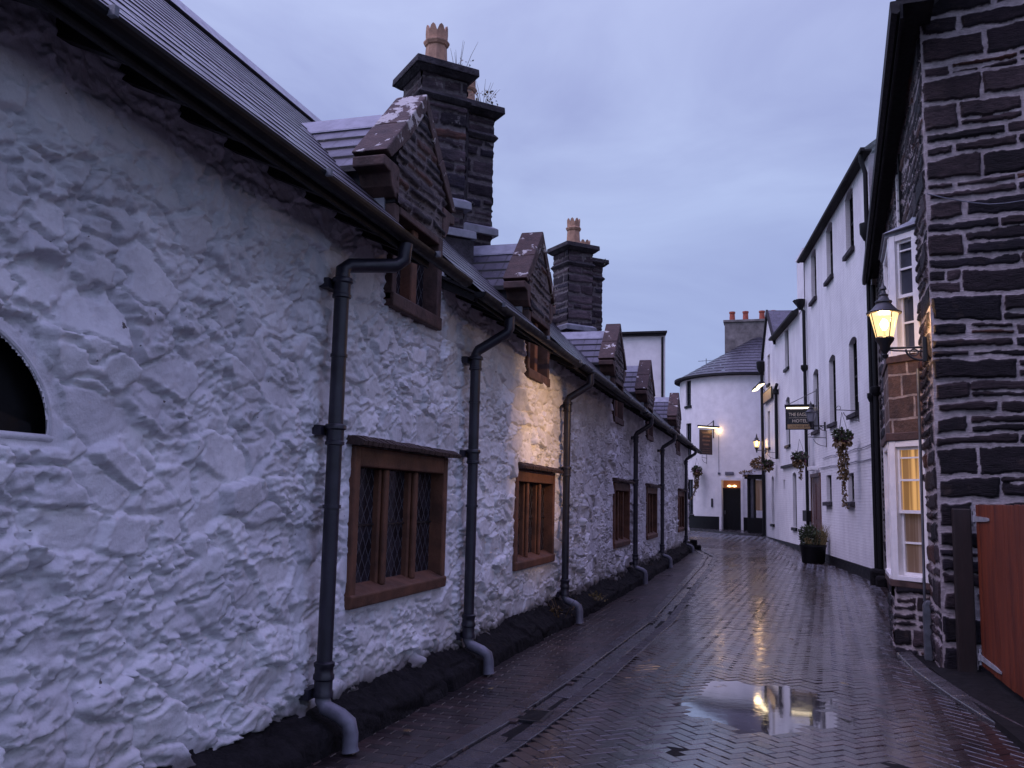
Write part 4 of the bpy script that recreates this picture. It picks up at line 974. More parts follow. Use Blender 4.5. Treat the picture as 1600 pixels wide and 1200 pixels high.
dA = unit((2.31, 22.2), (.98, 33.6)); FA = Frame((2.31, 22.2), dA, (-dA[1], dA[0])); dB = unit((.98, 33.6), (-.32, 42.5)); FB = Frame((.98, 33.6), dB, (-dB[1], dB[0]))
hotel = thing('hotel', 'three-storey white painted brick hotel with narrow arched windows and black base', 'building', (2.31, 22.2, -.1))
HAz = 10.02
holesA = [(c - .5, c + .5, z0, z1, .12) for c in (2.32, 5.22, 8.06) for (z0, z1) in ((8.26, 9.92), (3.98, 5.96))] + [(5.72, 6.55, 1.72, 2.50), (2.58, 3.34, 1.72, 2.46), (7.62, 9.2, .02, 2.50, 0, .06)]
mb = MB(); holed(mb, FA, 0, 11.49, -.3, HAz, holesA, .14); mb.quad(FA.P(0, 0, -.3), FA.P(0, -8, -.3), FA.P(0, -8, HAz), FA.P(0, 0, HAz)); mb.quad(FA.P(11.49, 0, -.3), FA.P(11.49, -8, -.3), FA.P(11.49, -8, HAz), FA.P(11.49, 0, HAz)); mb.quad(FA.P(0, -8, -.3), FA.P(11.49, -8, -.3), FA.P(11.49, -8, HAz), FA.P(0, -8, HAz))
mb.build('wall', M['painted_brick'], hotel, recalc=False)
for h in holesA[:6]: sash(FA, h[0], h[1], h[2], h[3], .14, hotel, 'black', 'glass_dark', 'cap_stone', .10, 2, 2)
for h in holesA[6:8]: sash(FA, h[0], h[1], h[2], h[3], .12, hotel, 'verdigris', 'glass_sash', 'cap_stone', .12, 3, 1)
mb = MB(); mb.box(FA, 7.63, 8.40, -.05, -.012, 0, 2.49); mb.box(FA, 8.42, 9.19, -.05, -.012, 0, 2.49)
for a in (7.72, 8.5): mb.box(FA, a, a + .60, -.011, .002, .25, 1.0); mb.box(FA, a, a + .60, -.011, .002, 1.15, 2.3)
dr = mb.build('door', M['brown_door'], hotel, bevel=.008); mb = MB(); mb.box(FA, 7.5, 7.615, -.1, .03, -.1, 2.6); mb.box(FA, 9.205, 9.32, -.1, .03, -.1, 2.6); mb.box(FA, 7.5, 9.32, -.1, .04, 2.501, 2.62); mb.build('door_frame', M['brown_door'], dr)
mb = MB(); mb.box(FA, -.02, 7.5, .004, .045, -.35, .155); mb.box(FA, 9.32, 11.5, .004, .045, -.35, .155); mb.build('plinth', M['black'], hotel)
mb = MB(); A = [FA.P(-.3, .18, HAz + .02), FA.P(9.9, .18, HAz + .02), FA.P(9.9, -4, 13.2), FA.P(-.3, -4, 13.2)]; mb.quad(*A); B_ = [FA.P(-.3, -8.3, HAz + .01), FA.P(11.6, -8.3, HAz + .01), FA.P(11.6, -4, 13.2), FA.P(-.3, -4, 13.2)]; mb.quad(*B_); mb.build('roof', M['slate'], hotel, recalc=False)
mb = MB(); mb.box(FA, -.3, 9.9, -.02, .15, HAz - .04, HAz); mb.extr(FA, [(.15, HAz - .02), (.17, HAz - .06), (.24, HAz - .04), (.25, HAz + .03), (.15, HAz + .03)], -.35, 9.92); mb.build('eaves_gutter', M['soffit'], hotel)
mb = MB(); mb.box(FA, 9.92, 11.48, -1.2, .03, 8.45, 10.42); mb.box(FA, 9.86, 11.54, -1.26, .06, 10.421, 10.50); mb.build('end_pier', M['render_white'], hotel)
mb = MB(); mb.box(FA, -.55, -.02, -6, -.15, -.3, 9.75); mb.build('party_wall', M['red_brick'], hotel)
mb = MB(); mb.tube([FA.P(-.12, .20, 9.95), FA.P(-.12, .19, 9.8), FA.P(-.10, .10, 9.5), FA.P(-.10, .09, .1)], .055, 10); mb.lathe(FA.P(-.1, .12, 8.0), [(.06, -.16), (.14, 0), (.15, .25), (.06, .26)], 10); mb.lathe(FA.P(-.1, .10, 4.1), [(.06, -.1), (.10, 0), (.10, .1), (.06, .1)], 10); mb.build('downpipe', M['black'], hotel, smooth=True)
mb = MB(); mb.tube([FA.P(9.75, .40, 8.6), FA.P(9.7, .3, 8.45), FA.P(9.62, .10, 8.2), FA.P(9.62, .09, .2)], .055, 10); mb.lathe(FA.P(9.65, .2, 8.45), [(.06, -.2), (.16, 0), (.17, .16), (.06, .16)], 10); mb.lathe(FA.P(9.62, .11, 6.2), [(.06, -.1), (.12, 0), (.12, .12), (.06, .12)], 10); mb.build('downpipe', M['black'], hotel, smooth=True)
mb = MB(); mb.tube([FA.P(9.9, .02, 10), FA.P(9.9, .02, 2.5)], .012, 6); mb.tube([FA.P(.3, .02, 2.72)] + [FA.P(.3 + .9 * k, .03, 2.72 - .02 * (k % 2) + .005 * k) for k in range(1, 9)], .012, 6); mb.tube([FA.P(.3, .02, 3.06)] + [FA.P(.3 + .6 * k, .03, 3.05 - .015 * (k % 3)) for k in range(1, 12)], .010, 6); mb.build('cable_run', M['pipe_pale'], hotel, smooth=True)
mb = MB(); mb.box(FA, 9.45, 10.3, .004, .16, 1.06, 1.42); mb.build('meter_box', M['black'], hotel, bevel=.015); mb = MB(); mb.box(FA, 7.7, 8.3, .06, .28, 2.70, 2.82); mb.build('door_light', M['white_wood'], hotel, bevel=.01)
for (a, z) in ((1.7, 3.72), (7.0, 3.55)):
    pass
def scroll_bracket(F, a, z, parent, ln=.55):
    mb = MB(); mb.tube([F.P(a, .01, z - .28), F.P(a, .01, z + .22)], .011, 6); mb.tube([F.P(a, .01, z), F.P(a, ln, z + .02)], .011, 6)
    mb.tube([F.P(a, .01, z - .25)] + [F.P(a, .02 + .36 * math.sin(q * .16), z - .25 + .24 * (1 - math.cos(q * .16))) for q in range(1, 10)], .009, 6)
    mb.tube([F.P(a, ln - .06 + .05 * math.cos(q * .6), z + .07 + .05 * math.sin(q * .6)) for q in range(9)], .007, 5); return mb.build('basket_bracket', M['iron'], parent, smooth=True)
scroll_bracket(FA, 1.75, 3.98, hotel); scroll_bracket(FA, 6.35, 3.62, hotel)

house = thing('end_house', 'white painted brick house beyond the hotel, with a slate gable and black drainpipe', 'building', (.98, 33.6, 0))
HBz = 8.52
holesB = [(2.2, 3.1, 6.9, 8.42), (2.2, 3.1, 3.9, 5.75, .1), (1.05, 1.85, .78, 2.80, .1), (6.45, 7.15, .78, 2.80, .1), (7.15, 7.85, 6.9, 8.2), (7.35, 8.05, 4.1, 5.7), (3.6, 3.95, 2.22, 2.58)]
mb = MB(); holed(mb, FB, 0, 9.0, -.3, HBz, holesB, .13); q_ = [(5.6, HBz), (9.0, HBz), (7.5, 10.15)]; mb.add([FB.P(a, 0, z) for a, z in q_], [(0, 1, 2)], [(a, 0, z) for a, z in q_])
mb.quad(FB.P(9.0, 0, -.3), FB.P(9.0, -8, -.3), FB.P(9.0, -8, HBz), FB.P(9.0, 0, HBz)); mb.quad(FB.P(0, -8, -.3), FB.P(9.0, -8, -.3), FB.P(9.0, -8, HBz), FB.P(0, -8, HBz)); mb.build('wall', M['painted_brick'], house, recalc=False)
for h in holesB[:6]: sash(FB, h[0], h[1], h[2], h[3], .13, house, 'black', 'glass_dark', 'black', .08, 2, 2)
mb = MB(); mb.box(FB, 3.6, 3.95, -.12, -.10, 2.22, 2.58); mb.build('vent', M['black'], house)
mb = MB(); mb.quad(FB.P(-.3, .22, HBz + .045), FB.P(5.75, .22, HBz + .045), FB.P(5.75, -4, 11.2), FB.P(-.3, -4, 11.2)); mb.quad(FB.P(-.3, -8, HBz), FB.P(9, -8, HBz), FB.P(9, -4, 11.2), FB.P(-.3, -4, 11.2))
mb.quad(FB.P(5.45, .06, HBz - .12), FB.P(7.5, .06, 10.22), FB.P(7.5, -6, 10.22), FB.P(5.45, -6, HBz - .12)); mb.quad(FB.P(9.2, .06, HBz - .2), FB.P(7.5, .06, 10.22), FB.P(7.5, -6, 10.22), FB.P(9.2, -6, HBz - .2)); mb.build('roof', M['slate'], house, recalc=False)
mb = MB(); mb.prism(FB, [(5.4, HBz - .22), (5.4, HBz - .10), (7.5, 10.25), (9.25, HBz - .15), (9.25, HBz - .3), (7.5, 10.08)], .001, .10); mb.extr(FB, [(.0, HBz - .04), (.20, HBz - .05), (.28, HBz - .04), (.29, HBz + .03), (.2, HBz + .04), (.0, HBz)], -.3, 5.5); mb.build('bargeboard', M['soffit'], house)
mb = MB(); mb.box(FB, 0, 9.02, .004, .05, -.35, .17); mb.build('plinth', M['black'], house)
mb = MB(); mb.box(FB, .5, 4.0, .005, .10, 3.02, 3.12); mb.build('ledge', M['black'], house)
mb = MB(); mb.tube([FB.P(4.6, .1, 6.5), FB.P(4.85, .12, 6.35), FB.P(4.88, .10, 6.1), FB.P(4.88, .10, 3.45)], .07, 10); mb.lathe(FB.P(4.88, .1, 6.1), [(.07, 0), (.13, .05), (.13, .22), (.07, .22)], 10); mb.build('drainpipe', M['black'], house, smooth=True)
mb = MB(); mb.tube([FB.P(8.9, .12, 7.9), FB.P(8.9, .10, .2)], .07, 10); mb.lathe(FB.P(8.9, .14, 7.8), [(.07, -.3), (.2, 0), (.22, .3), (.07, .3)], 10); mb.build('downpipe', M['black'], house, smooth=True)
scroll_bracket(FB, 5.6, 3.75, house, .5)

# ================================================================== ROUND PUBLIC HOUSE AND WHAT LIES BEYOND
CR = 3.4; PCn = (-1.41, 49.4); FP = Curve(PCn, CR)
pub = thing('round_pub', 'white round-fronted public house with conical slate roof closing the lane', 'building', (PCn[0], PCn[1], .2))
holesP = [(-3.55, -3.02, 6.62, 7.95), (-3.52, -3.0, 4.05, 5.70), (-3.5, -2.85, 1.0, 2.78), (-1.06, -.12, .2, 2.74, 0, .22)]
mb = MB(); holed(mb, FP, -7.5, 7.5, 0, 8.12, holesP, .12); mb.build('wall', M['render_white'], pub, recalc=False)
for h in holesP[:3]: sash(FP, h[0], h[1], h[2], h[3], .10, pub, 'black', 'glass_sash', 'black', .07, 2, 2)
mb = MB(); mb.box(FP, -7, -1.06, .004, .04, 0, .93); mb.box(FP, -.12, 3, .004, .04, 0, .93); mb.build('plinth', M['black'], pub)
mb = MB(); mb.box(FP, -1.055, -.125, -.22, -.17, .2, 2.30); mb.box(FP, -1.0, -.62, -.169, -.155, .45, 1.1); mb.box(FP, -.56, -.18, -.169, -.155, .45, 1.1); mb.box(FP, -1.055, -.125, -.2, -.14, 2.301, 2.36); dr = mb.build('door', M['black'], pub)
mb = MB(); mb.box(FP, -1.05, -.13, -.215, -.20, 2.361, 2.735); mb.build('fanlight', M['warm_wall'], dr)
for a in (-.70, -.44):
    mb = MB(); mb.lathe(FP.P(a, -.12, 2.46), [(.02, -.06), (.12, -.03), (.085, .03), (.03, .05)], 12); mb.build('pendant_lamp', M['fan_glow'], dr)
mb = MB(); mb.lathe(FP.P(-.95, -.15, 1.15), [(.02, -.09), (.025, 0), (.02, .09)], 8); mb.build('door_handle', M['zinc'], dr)
mb = MB(); mb.box(FP, -1.18, -1.062, -.1, .05, .3, 2.86); mb.box(FP, -.118, .0, -.1, .05, .3, 2.86); mb.box(FP, -1.18, 0, -.1, .055, 2.741, 2.87); mb.build('door_surround', M['render_white'], pub)
mb = MB(); mb.box(FP, -.86, -.44, .004, .10, 3.0, 3.16); mb.build('bulkhead_light', M['pipe_pale'], pub, bevel=.02); mb = MB(); mb.box(FP, -1.24, -1.12, .004, .06, 3.02, 3.12); mb.tube([FP.P(-1.2, .01, 3.1), FP.P(-1.2, .01, 5.0)], .012, 6); mb.build('junction_box', M['pipe_pale'], pub)
mb = MB(); mb.box(FP, -1.62, -1.53, .004, .05, 1.4, 1.82); mb.build('notice_plate', M['iron'], pub)
mb = MB(); n = 40
ap = (-.55, 50.6, 10.9)
NR = 14
for r_ in range(NR):
    t0, t1 = r_ / NR, (r_ + 1) / NR
    for k in range(n):
        a0, a1 = -2.4 + 4.8 * k / n, -2.4 + 4.8 * (k + 1) / n
        def q(a, t, lf): 
            bx, by_ = PCn[0] + (CR + .22) * math.sin(a), PCn[1] - (CR + .22) * math.cos(a); return (bx + (ap[0] - bx) * t, by_ + (ap[1] - by_) * t, 8.10 + (ap[2] - 8.10) * t + lf)
        mb.add([q(a0, t0, .02), q(a1, t0, .02), q(a1, t1, 0), q(a0, t1, 0)], [(0, 1, 2, 3)], [(a0 * 3.4 * (1 - t0 * .9) + r_ * .13, 0, t0 * 4.4), (a1 * 3.4 * (1 - t0 * .9) + r_ * .13, 0, t0 * 4.4), (a1 * 3.4 * (1 - t1 * .9) + r_ * .13, 0, t1 * 4.4), (a0 * 3.4 * (1 - t1 * .9) + r_ * .13, 0, t1 * 4.4)])
mb.build('roof', M['slate'], pub, recalc=False)
mb = MB(); mb.box(FP, -7.4, 7.4, -.1, .23, 8.0, 8.09); mb.box(FP, -7.4, 7.4, .20, .30, 8.02, 8.13); mb.build('eaves_gutter', M['soffit'], pub)
F0 = Frame((0, 50.2), (1, 0), (0, -1)); mb = MB(); mb.box(F0, -2.45, -.1, -.9, .0, 8.5, 11.55); mb.box(F0, -2.52, -.03, -.97, .07, 11.551, 11.68); mb.build('chimney_stack', M['render_grey'], pub, bevel=.01)
for xx in (-2.05, -1.33, -.45, -.05 + .2):
    mb = MB(); mb.lathe((xx, 50.6, 11.68), [(.16, 0), (.14, .42), (.17, .44), (.17, .53), (.13, .54)], 12); mb.build('chimney_pot', M['red_clay'], pub, smooth=True)
# porch shopfront beside the door
F1 = Frame((-1.16, 43.62), unit((-1.46, 43.75), (-.42, 43.2)), (-.45, -.9)); po = MB()
po.box(F1, 0, 0.84, -1.6, .0, .1, .95); po.box(F1, 0, .12, -.12, .0, .951, 2.75); po.box(F1, .32, .40, -.12, .0, .951, 2.75); po.box(F1, .76, 0.84, -.12, .0, .951, 2.75); po.box(F1, -.08, .90, -1.6, .12, 2.751, 2.95); po.box(F1, .76, 0.84, -1.6, -.12, .951, 2.75)
pr = po.build('porch', M['black'], pub, F1.P(0, 0, .2), bevel=.01)
mb = MB(); mb.box(F1, .12, .32, -.09, -.07, .95, 2.75); mb.build('porch_pane', M['glass_sash'], pr); mb = MB(); mb.box(F1, .40, .76, -.09, -.07, 1.3, 2.7); mb.build('porch_pane', M['blind_pane'] if 'blind_pane' in M else M['glass_blind'], pr)
mb = MB(); mb.hexa([F1.P(-.2, .2, 2.951), F1.P(0.92, .2, 2.951), F1.P(0.92, -1.4, 2.951), F1.P(-.2, -1.4, 2.951), F1.P(.35, -.3, 3.35), F1.P(0.92, -.3, 3.35), F1.P(0.92, -1.2, 3.5), F1.P(.35, -1.2, 3.5)]); mb.build('porch_roof', M['lead'], pr)
# buildings beyond the row
FE = Frame((0, 36), (1, 0), (0, -1)); ext = thing('flat_roofed_house', 'white rendered house with flat dark-edged roof rising behind the slate dormers', 'building', (-6, 36, 0)); mb = MB(); mb.hexa([(-10, 36, -.2), (-4.10, 36, -.2), (-5.6, 43, -.2), (-10, 43, -.2), (-10, 36, 8.27), (-4.10, 36, 8.27), (-5.6, 43, 8.27), (-10, 43, 8.27)]); mb.build('wall', M['render_white'], ext)
mb = MB(); mb.hexa([(-10, 35.85, 8.275), (-4.05, 35.85, 8.275), (-5.5, 43, 8.275), (-10, 43, 8.275), (-10, 35.85, 8.36), (-4.05, 35.85, 8.36), (-5.5, 43, 8.36), (-10, 43, 8.36)]); mb.hexa([(-10, 35.78, 8.362), (-4.0, 35.78, 8.362), (-5.5, 43, 8.362), (-10, 43, 8.362), (-10, 35.78, 8.44), (-4.0, 35.78, 8.44), (-5.5, 43, 8.44), (-10, 43, 8.44)]); mb.build('roof_edge', M['soffit'], ext); mb = MB(); mb.tube([FE.P(-4.2, .12, 8.2), FE.P(-4.2, .10, 0)], .05, 8); mb.build('downpipe', M['black'], ext)
far = thing('blue_house', 'small blue-grey house with slate roof, glimpsed past the end of the row', 'building', (-6.6, 62, .2)); F2 = Frame((0, 62), (1, 0), (0, -1)); mb = MB(); mb.box(F2, -12, -4.9, -7, 0, 0, 6.1); mb.build('wall', M['blue_paint'], far)
mb = MB(); mb.hexa([F2.P(-12, .25, 6.101), F2.P(-4.7, .25, 6.101), F2.P(-4.7, -7, 6.101), F2.P(-12, -7, 6.101), F2.P(-12, -3.2, 8.9), F2.P(-4.9, -3.2, 8.9), F2.P(-4.9, -3.6, 8.9), F2.P(-12, -3.6, 8.9)]); mb.build('roof', M['slate'], far)
mb = MB(); mb.box(F2, -6.1, -5.5, .002, .03, 4.7, 5.75); mb.build('window', M['white_wood'], far); mb = MB(); mb.box(F2, -6.0, -5.6, .031, .04, 4.8, 5.65); mb.build('window_pane', M['glass_dark'], far)
mb = MB(); x0, y0, z0 = -3.55, 51.5, 8.4; mb.tube([(x0, y0, z0), (x0, y0, z0 + 1.35)], .02, 6); mb.tube([(x0 - .45, y0, z0 + 1.2), (x0 + .45, y0, z0 + 1.25)], .012, 5)
for k in range(5): mb.tube([(x0 - .4 + .2 * k, y0 - .15, z0 + 1.21), (x0 - .4 + .2 * k, y0 + .15, z0 + 1.22)], .009, 5)
tag(mb.build('tv_aerial', M['iron'], None, (x0, y0, z0)), 'thin television aerial above the round slate roof', 'aerial')

# ================================================================== LANTERNS
def lantern(x, y, z, rz, label, lit, power=0):
    """wall plate at the origin, arm along +X"""
    G_ = 'wall lanterns on iron brackets'
    t = thing('wall_lantern', label, 'lantern', (0, 0, 0), G_); cx = .42
    mb = MB(); mb.box(W0, -.0, .045, -.035, .035, -.16, .11); mb.build('wall_plate', M['iron'], t, bevel=.006)
    mb = MB(); mb.tube([(.04, 0, .0), (cx, 0, .0)], .013, 8); mb.tube([(.04, 0, -.045), (cx - .1, 0, -.03), (cx, 0, -.012)], .009, 8)
    mb.tube([(.045, 0, -.14)] + [(.05 + .16 * math.sin(k * .17), 0, -.14 + .125 * (1 - math.cos(k * .17)) / .99) for k in range(1, 10)], .011, 8)
    mb.tube([(.13 + .042 * math.cos(k * .6), 0, -.055 + .036 * math.sin(k * .6)) for k in range(12)], .008, 6); mb.build('bracket_arm', M['iron'], t, smooth=True)
    c = (cx, 0, 0); n = 20
    mb = MB(); mb.lathe(c, [(.012, -.115), (.03, -.10), (.036, -.075), (.02, -.06), (.03, -.045), (.05, -.02), (.055, .03), (.095, .085), (.10, .11), (.088, .125)], n); mb.build('lantern_base', M['iron'], t, smooth=True)
    mb = MB(); mb.lathe(c, [(.090, .126), (.150, .385)], n, cap=False); mb.build('lantern_glass', M['lit_glass'] if lit else M['unlit'], t, smooth=True, recalc=False)
    mb = MB()
    for k in range(4):
        a = math.pi / 2 * k + .5; mb.tube([(cx + .092 * math.cos(a), .092 * math.sin(a), .12), (cx + .153 * math.cos(a), .153 * math.sin(a), .39)], .006, 6)
    mb.build('glazing_rib', M['iron'], t)
    mb = MB(); mb.lathe(c, [(.150, .383), (.182, .386), (.186, .400), (.150, .418), (.115, .455), (.085, .49), (.078, .50), (.09, .515), (.088, .53), (.06, .545), (.045, .58), (.052, .60), (.03, .615), (.022, .65), (.036, .665), (.03, .69), (.012, .71), (.006, .75)], n); mb.build('lantern_roof', M['verdigris'], t, smooth=True)
    mb = MB(); mb.tube([(cx, 0, .12), (cx, 0, .20)], .012, 8); lb = mb.build('lamp_holder', M['iron'], t)
    mb = MB(); mb.lathe((cx, 0, .27), [(.012, -.07), (.04, -.02), (.042, .01), (.025, .045), (.006, .055)], 12); mb.build('bulb', M['bulb'] if lit else M['unlit'], t, smooth=True)
    if power:
        ld = bpy.data.lights.new('lantern_light', 'POINT'); ld.energy = power; ld.color = (1, .60, .26); ld.shadow_soft_size = .05
        lo = bpy.data.objects.new('lantern_light', ld); col.objects.link(lo); lo.parent = t; lo.location = (cx, 0, .33)
    if power > 50 and power < 100 and label.startswith('lit'):
        # added spot inside the lantern, makes the warm pool on the wall opposite
        ld = bpy.data.lights.new('added_pool_spot', 'SPOT'); ld.energy = 2300; ld.color = (1, .60, .29); ld.spot_size = R(42); ld.spot_blend = 1.0; ld.shadow_soft_size = .06
        lo = bpy.data.objects.new('added_pool_spot', ld); col.objects.link(lo); lo.parent = t; lo.location = (cx - .03, 0, .372)
        aim = Matrix.Rotation(-rz, 3, 'Z') @ (Vector((-2.85, 11.15, 2.35)) - (Vector((x, y, z + .372)) + Matrix.Rotation(rz, 3, 'Z') @ Vector((cx, 0, 0))))
        lo.rotation_euler = aim.to_track_quat('-Z', 'Y').to_euler()
    t.location = (x, y, z); t.rotation_euler = (0, 0, rz); return t
angS = math.atan2(SFF.n[1], SFF.n[0]); angA = math.atan2(FA.n[1], FA.n[0]); angB = math.atan2(FB.n[1], FB.n[0])
p = SFF.P(.15, .035, 3.33); lantern(p[0], p[1], p[2], angS, 'lit black iron lantern on the corner of the dark stone house', True, 95)
p = FA.P(6.48, .0, 4.0); lantern(p[0], p[1], p[2], angA, 'unlit black iron lantern in front of the hanging hotel sign', False)
p = FB.P(8.6, .0, 4.02); lantern(p[0], p[1], p[2], angB, 'small lit lantern beside the round-fronted pub, far down the lane', True, 55)

# ================================================================== SIGNS
def text(body, size, loc, xdir, zdir, mat, parent, name='lettering', depth=.004, sx=1.0):
    cu = bpy.data.curves.new(name, 'FONT'); cu.body = body; cu.size = size; cu.align_x = 'CENTER'; cu.align_y = 'CENTER'; cu.extrude = depth; cu.resolution_u = 3
    tmp = bpy.data.objects.new('tmp', cu); col.objects.link(tmp); dg = bpy.context.evaluated_depsgraph_get(); me = bpy.data.meshes.new_from_object(tmp.evaluated_get(dg)); bpy.data.objects.remove(tmp)
    X_ = Vector(xdir).normalized(); Z_ = Vector(zdir).normalized(); N_ = X_.cross(Z_)
    O = WO[parent.name]
    for v in me.vertices: v.co = X_ * (v.co.x * sx) + Z_ * v.co.y + N_ * v.co.z + Vector(loc) - O
    me.materials.clear(); me.materials.append(mat); me.name = name
    o = bpy.data.objects.new(name, me); return place(o, parent, O)
M['gilt'] = pm('faded_gilt', (.62, .54, .42), .5, .2, 9, 0); M['sign_cream'] = pm('ochre_sign_band', (.34, .22, .10), .5, .2, 9, .1); M['sign_black'] = pm('sign_black', (.012, .010, .011), .3, .2, 6, .05)
M['dark_letter'] = pm('dark_letter', (.03, .02, .015), .5, .2, 9, 0); M['sign_maroon'] = pm('sign_maroon', (.040, .020, .016), .35, .3, 9, .05); M['dull_letter'] = pm('dull_letter', (.16, .08, .05), .5, .2, 9, 0)
sg = thing('hotel_sign', 'black hanging hotel sign with pale lettering and an ochre lower band', 'sign', (.87, 30.6, 4.0))
FS = Frame((.45, 30.6), (1, -.06), (-.06, -1))
mb = MB(); mb.box(FS, 0, .84, -.03, .03, 4.03, 4.70); mb.build('board', M['sign_black'], sg, bevel=.006)
mb = MB(); mb.box(FS, .04, .80, .031, .038, 4.06, 4.20); mb.build('lower_band', M['sign_cream'], sg)
mb = MB(); mb.box(FS, -.04, .88, -.10, .12, 4.76, 4.85); mb.box(FS, -.02, .0, -.035, .035, 4.02, 4.76); mb.box(FS, .84, .86, -.035, .035, 4.02, 4.76); mb.build('sign_hood', M['black'], sg, bevel=.01)
mb = MB(); mb.box(FS, .02, .82, .04, .09, 4.715, 4.755); mb.build('strip_light', M['tube_light'], sg)
text('THE EAGLES', .155, FS.P(.42, .032, 4.52), FS.d + (0,), (0, 0, 1), M['gilt'], sg, sx=.80); text('HOTEL', .15, FS.P(.42, .032, 4.31), FS.d + (0,), (0, 0, 1), M['gilt'], sg); text('LOUNGE BAR', .10, FS.P(.42, .040, 4.13), FS.d + (0,), (0, 0, 1), M['dark_letter'], sg)
mb = MB(); mb.box(FS, .08, .76, .031, .034, 4.412, 4.420); mb.build('rule_line', M['gilt'], sg)
mb = MB(); mb.tube([FS.P(.05, 0, 4.85), FS.P(.95, 0, 5.30)], .012, 6); mb.tube([FS.P(.95, 0, 4.55), FS.P(.95, 0, 5.36)], .014, 6); mb.tube([FS.P(.84, 0, 4.80), FS.P(.96, 0, 4.80)], .016, 6); mb.build('sign_bracket', M['iron'], sg)
# picture sign on the end house, lit by two hooded lamps
ps_ = thing('picture_sign', 'framed picture sign high on the white end house, lit by two hooded lamps', 'sign', FB.P(7.2, .05, 6.3))
FT = Frame(FB.P(6.1, .06, 0)[:2], FB.d, FB.n)
mb = MB(); mb.box(FT, 0, 2.5, 0, .05, 6.08, 6.62); mb.build('frame', M['black'], ps_, bevel=.01); mb = MB(); mb.box(FT, .07, 2.43, .051, .06, 6.13, 6.57); mb.build('board', M['sign_pale'] if 'sign_pale' in M else M['sign_cream'], ps_)
for a in (.55, 1.95):
    mb = MB(); mb.tube([FT.P(a, .03, 6.62), FT.P(a, .12, 6.74), FT.P(a, .42, 6.80)], .014, 6); mb.hexa([FT.P(a - .55, .30, 6.75), FT.P(a + .55, .30, 6.75), FT.P(a + .55, .56, 6.70), FT.P(a - .55, .56, 6.70), FT.P(a - .5, .34, 6.83), FT.P(a + .5, .34, 6.83), FT.P(a + .5, .52, 6.82), FT.P(a - .5, .52, 6.82)]); hd = mb.build('lamp_hood', M['black'], ps_)
    mb = MB(); mb.hexa([FT.P(a - .5, .32, 6.715), FT.P(a + .5, .32, 6.715), FT.P(a + .5, .54, 6.665), FT.P(a - .5, .54, 6.665), FT.P(a - .5, .32, 6.745), FT.P(a + .5, .32, 6.745), FT.P(a + .5, .54, 6.695), FT.P(a - .5, .54, 6.695)]); mb.build('strip_light', M['tube_light'], hd)
ld = bpy.data.lights.new('sign_light', 'POINT'); ld.energy = 5; ld.color = (1, .66, .32); ld.shadow_soft_size = .15; lo = bpy.data.objects.new('sign_light', ld); col.objects.link(lo); lo.parent = ps_; lo.location = Vector(FT.P(1.2, .62, 6.55)) - WO[ps_.name]
# pub's own hanging sign
th = -25 / 57.3; base = FP.P(th * CR, 0, 0); nd = (math.sin(-48 / 57.3), -math.cos(-48 / 57.3)); FU = Frame(base[:2], nd, (nd[1] * -1 * -1, -nd[0]))
pu = thing('pub_sign', 'tall dark maroon pub sign hanging from the round white wall under a lamp bar', 'sign', FU.P(.45, 0, 4.0))
mb = MB(); mb.box(FU, .10, .88, -.03, .03, 4.0, 5.26); mb.build('board', M['sign_maroon'], pu, bevel=.01)
mb = MB(); mb.tube([FU.P(0, 0, 4.85), FU.P(0, 0, 5.75)], .03, 8); mb.tube([FU.P(0, 0, 5.32), FU.P(.95, 0, 5.32)], .022, 8); mb.tube([FU.P(.02, 0, 5.7), FU.P(.55, 0, 5.36)], .016, 8); mb.build('sign_bracket', M['iron'], pu)
sgn = 1 if (FU.n[1] < 0) else -1
mb = MB(); mb.box(FU, -.15, 1.15, sgn * .16, sgn * .30, 5.36, 5.44); hd = mb.build('lamp_hood', M['black'], pu, bevel=.01); mb = MB(); mb.box(FU, -.10, 1.10, sgn * .18, sgn * .28, 5.325, 5.355); mb.build('strip_light', M['tube_light'], hd)
for k, (w_, zz) in enumerate(((.5, 5.05), (.42, 4.86), (.5, 4.66), (.36, 4.46), (.5, 4.30), (.5, 4.19), (.5, 4.08))):
    mb = MB(); mb.box(FU, .49 - w_ / 2, .49 + w_ / 2, sgn * .031, sgn * .035, zz, zz + (.09 if k < 4 else .02)); mb.build('faded_ornament', M['dull_letter'], pu)
ld = bpy.data.lights.new('sign_light', 'POINT'); ld.energy = 5; ld.color = (1, .60, .25); ld.shadow_soft_size = .1; lo = bpy.data.objects.new('sign_light', ld); col.objects.link(lo); lo.parent = pu; lo.location = Vector(FU.P(-.02, sgn * .36, 5.22)) - WO[pu.name]

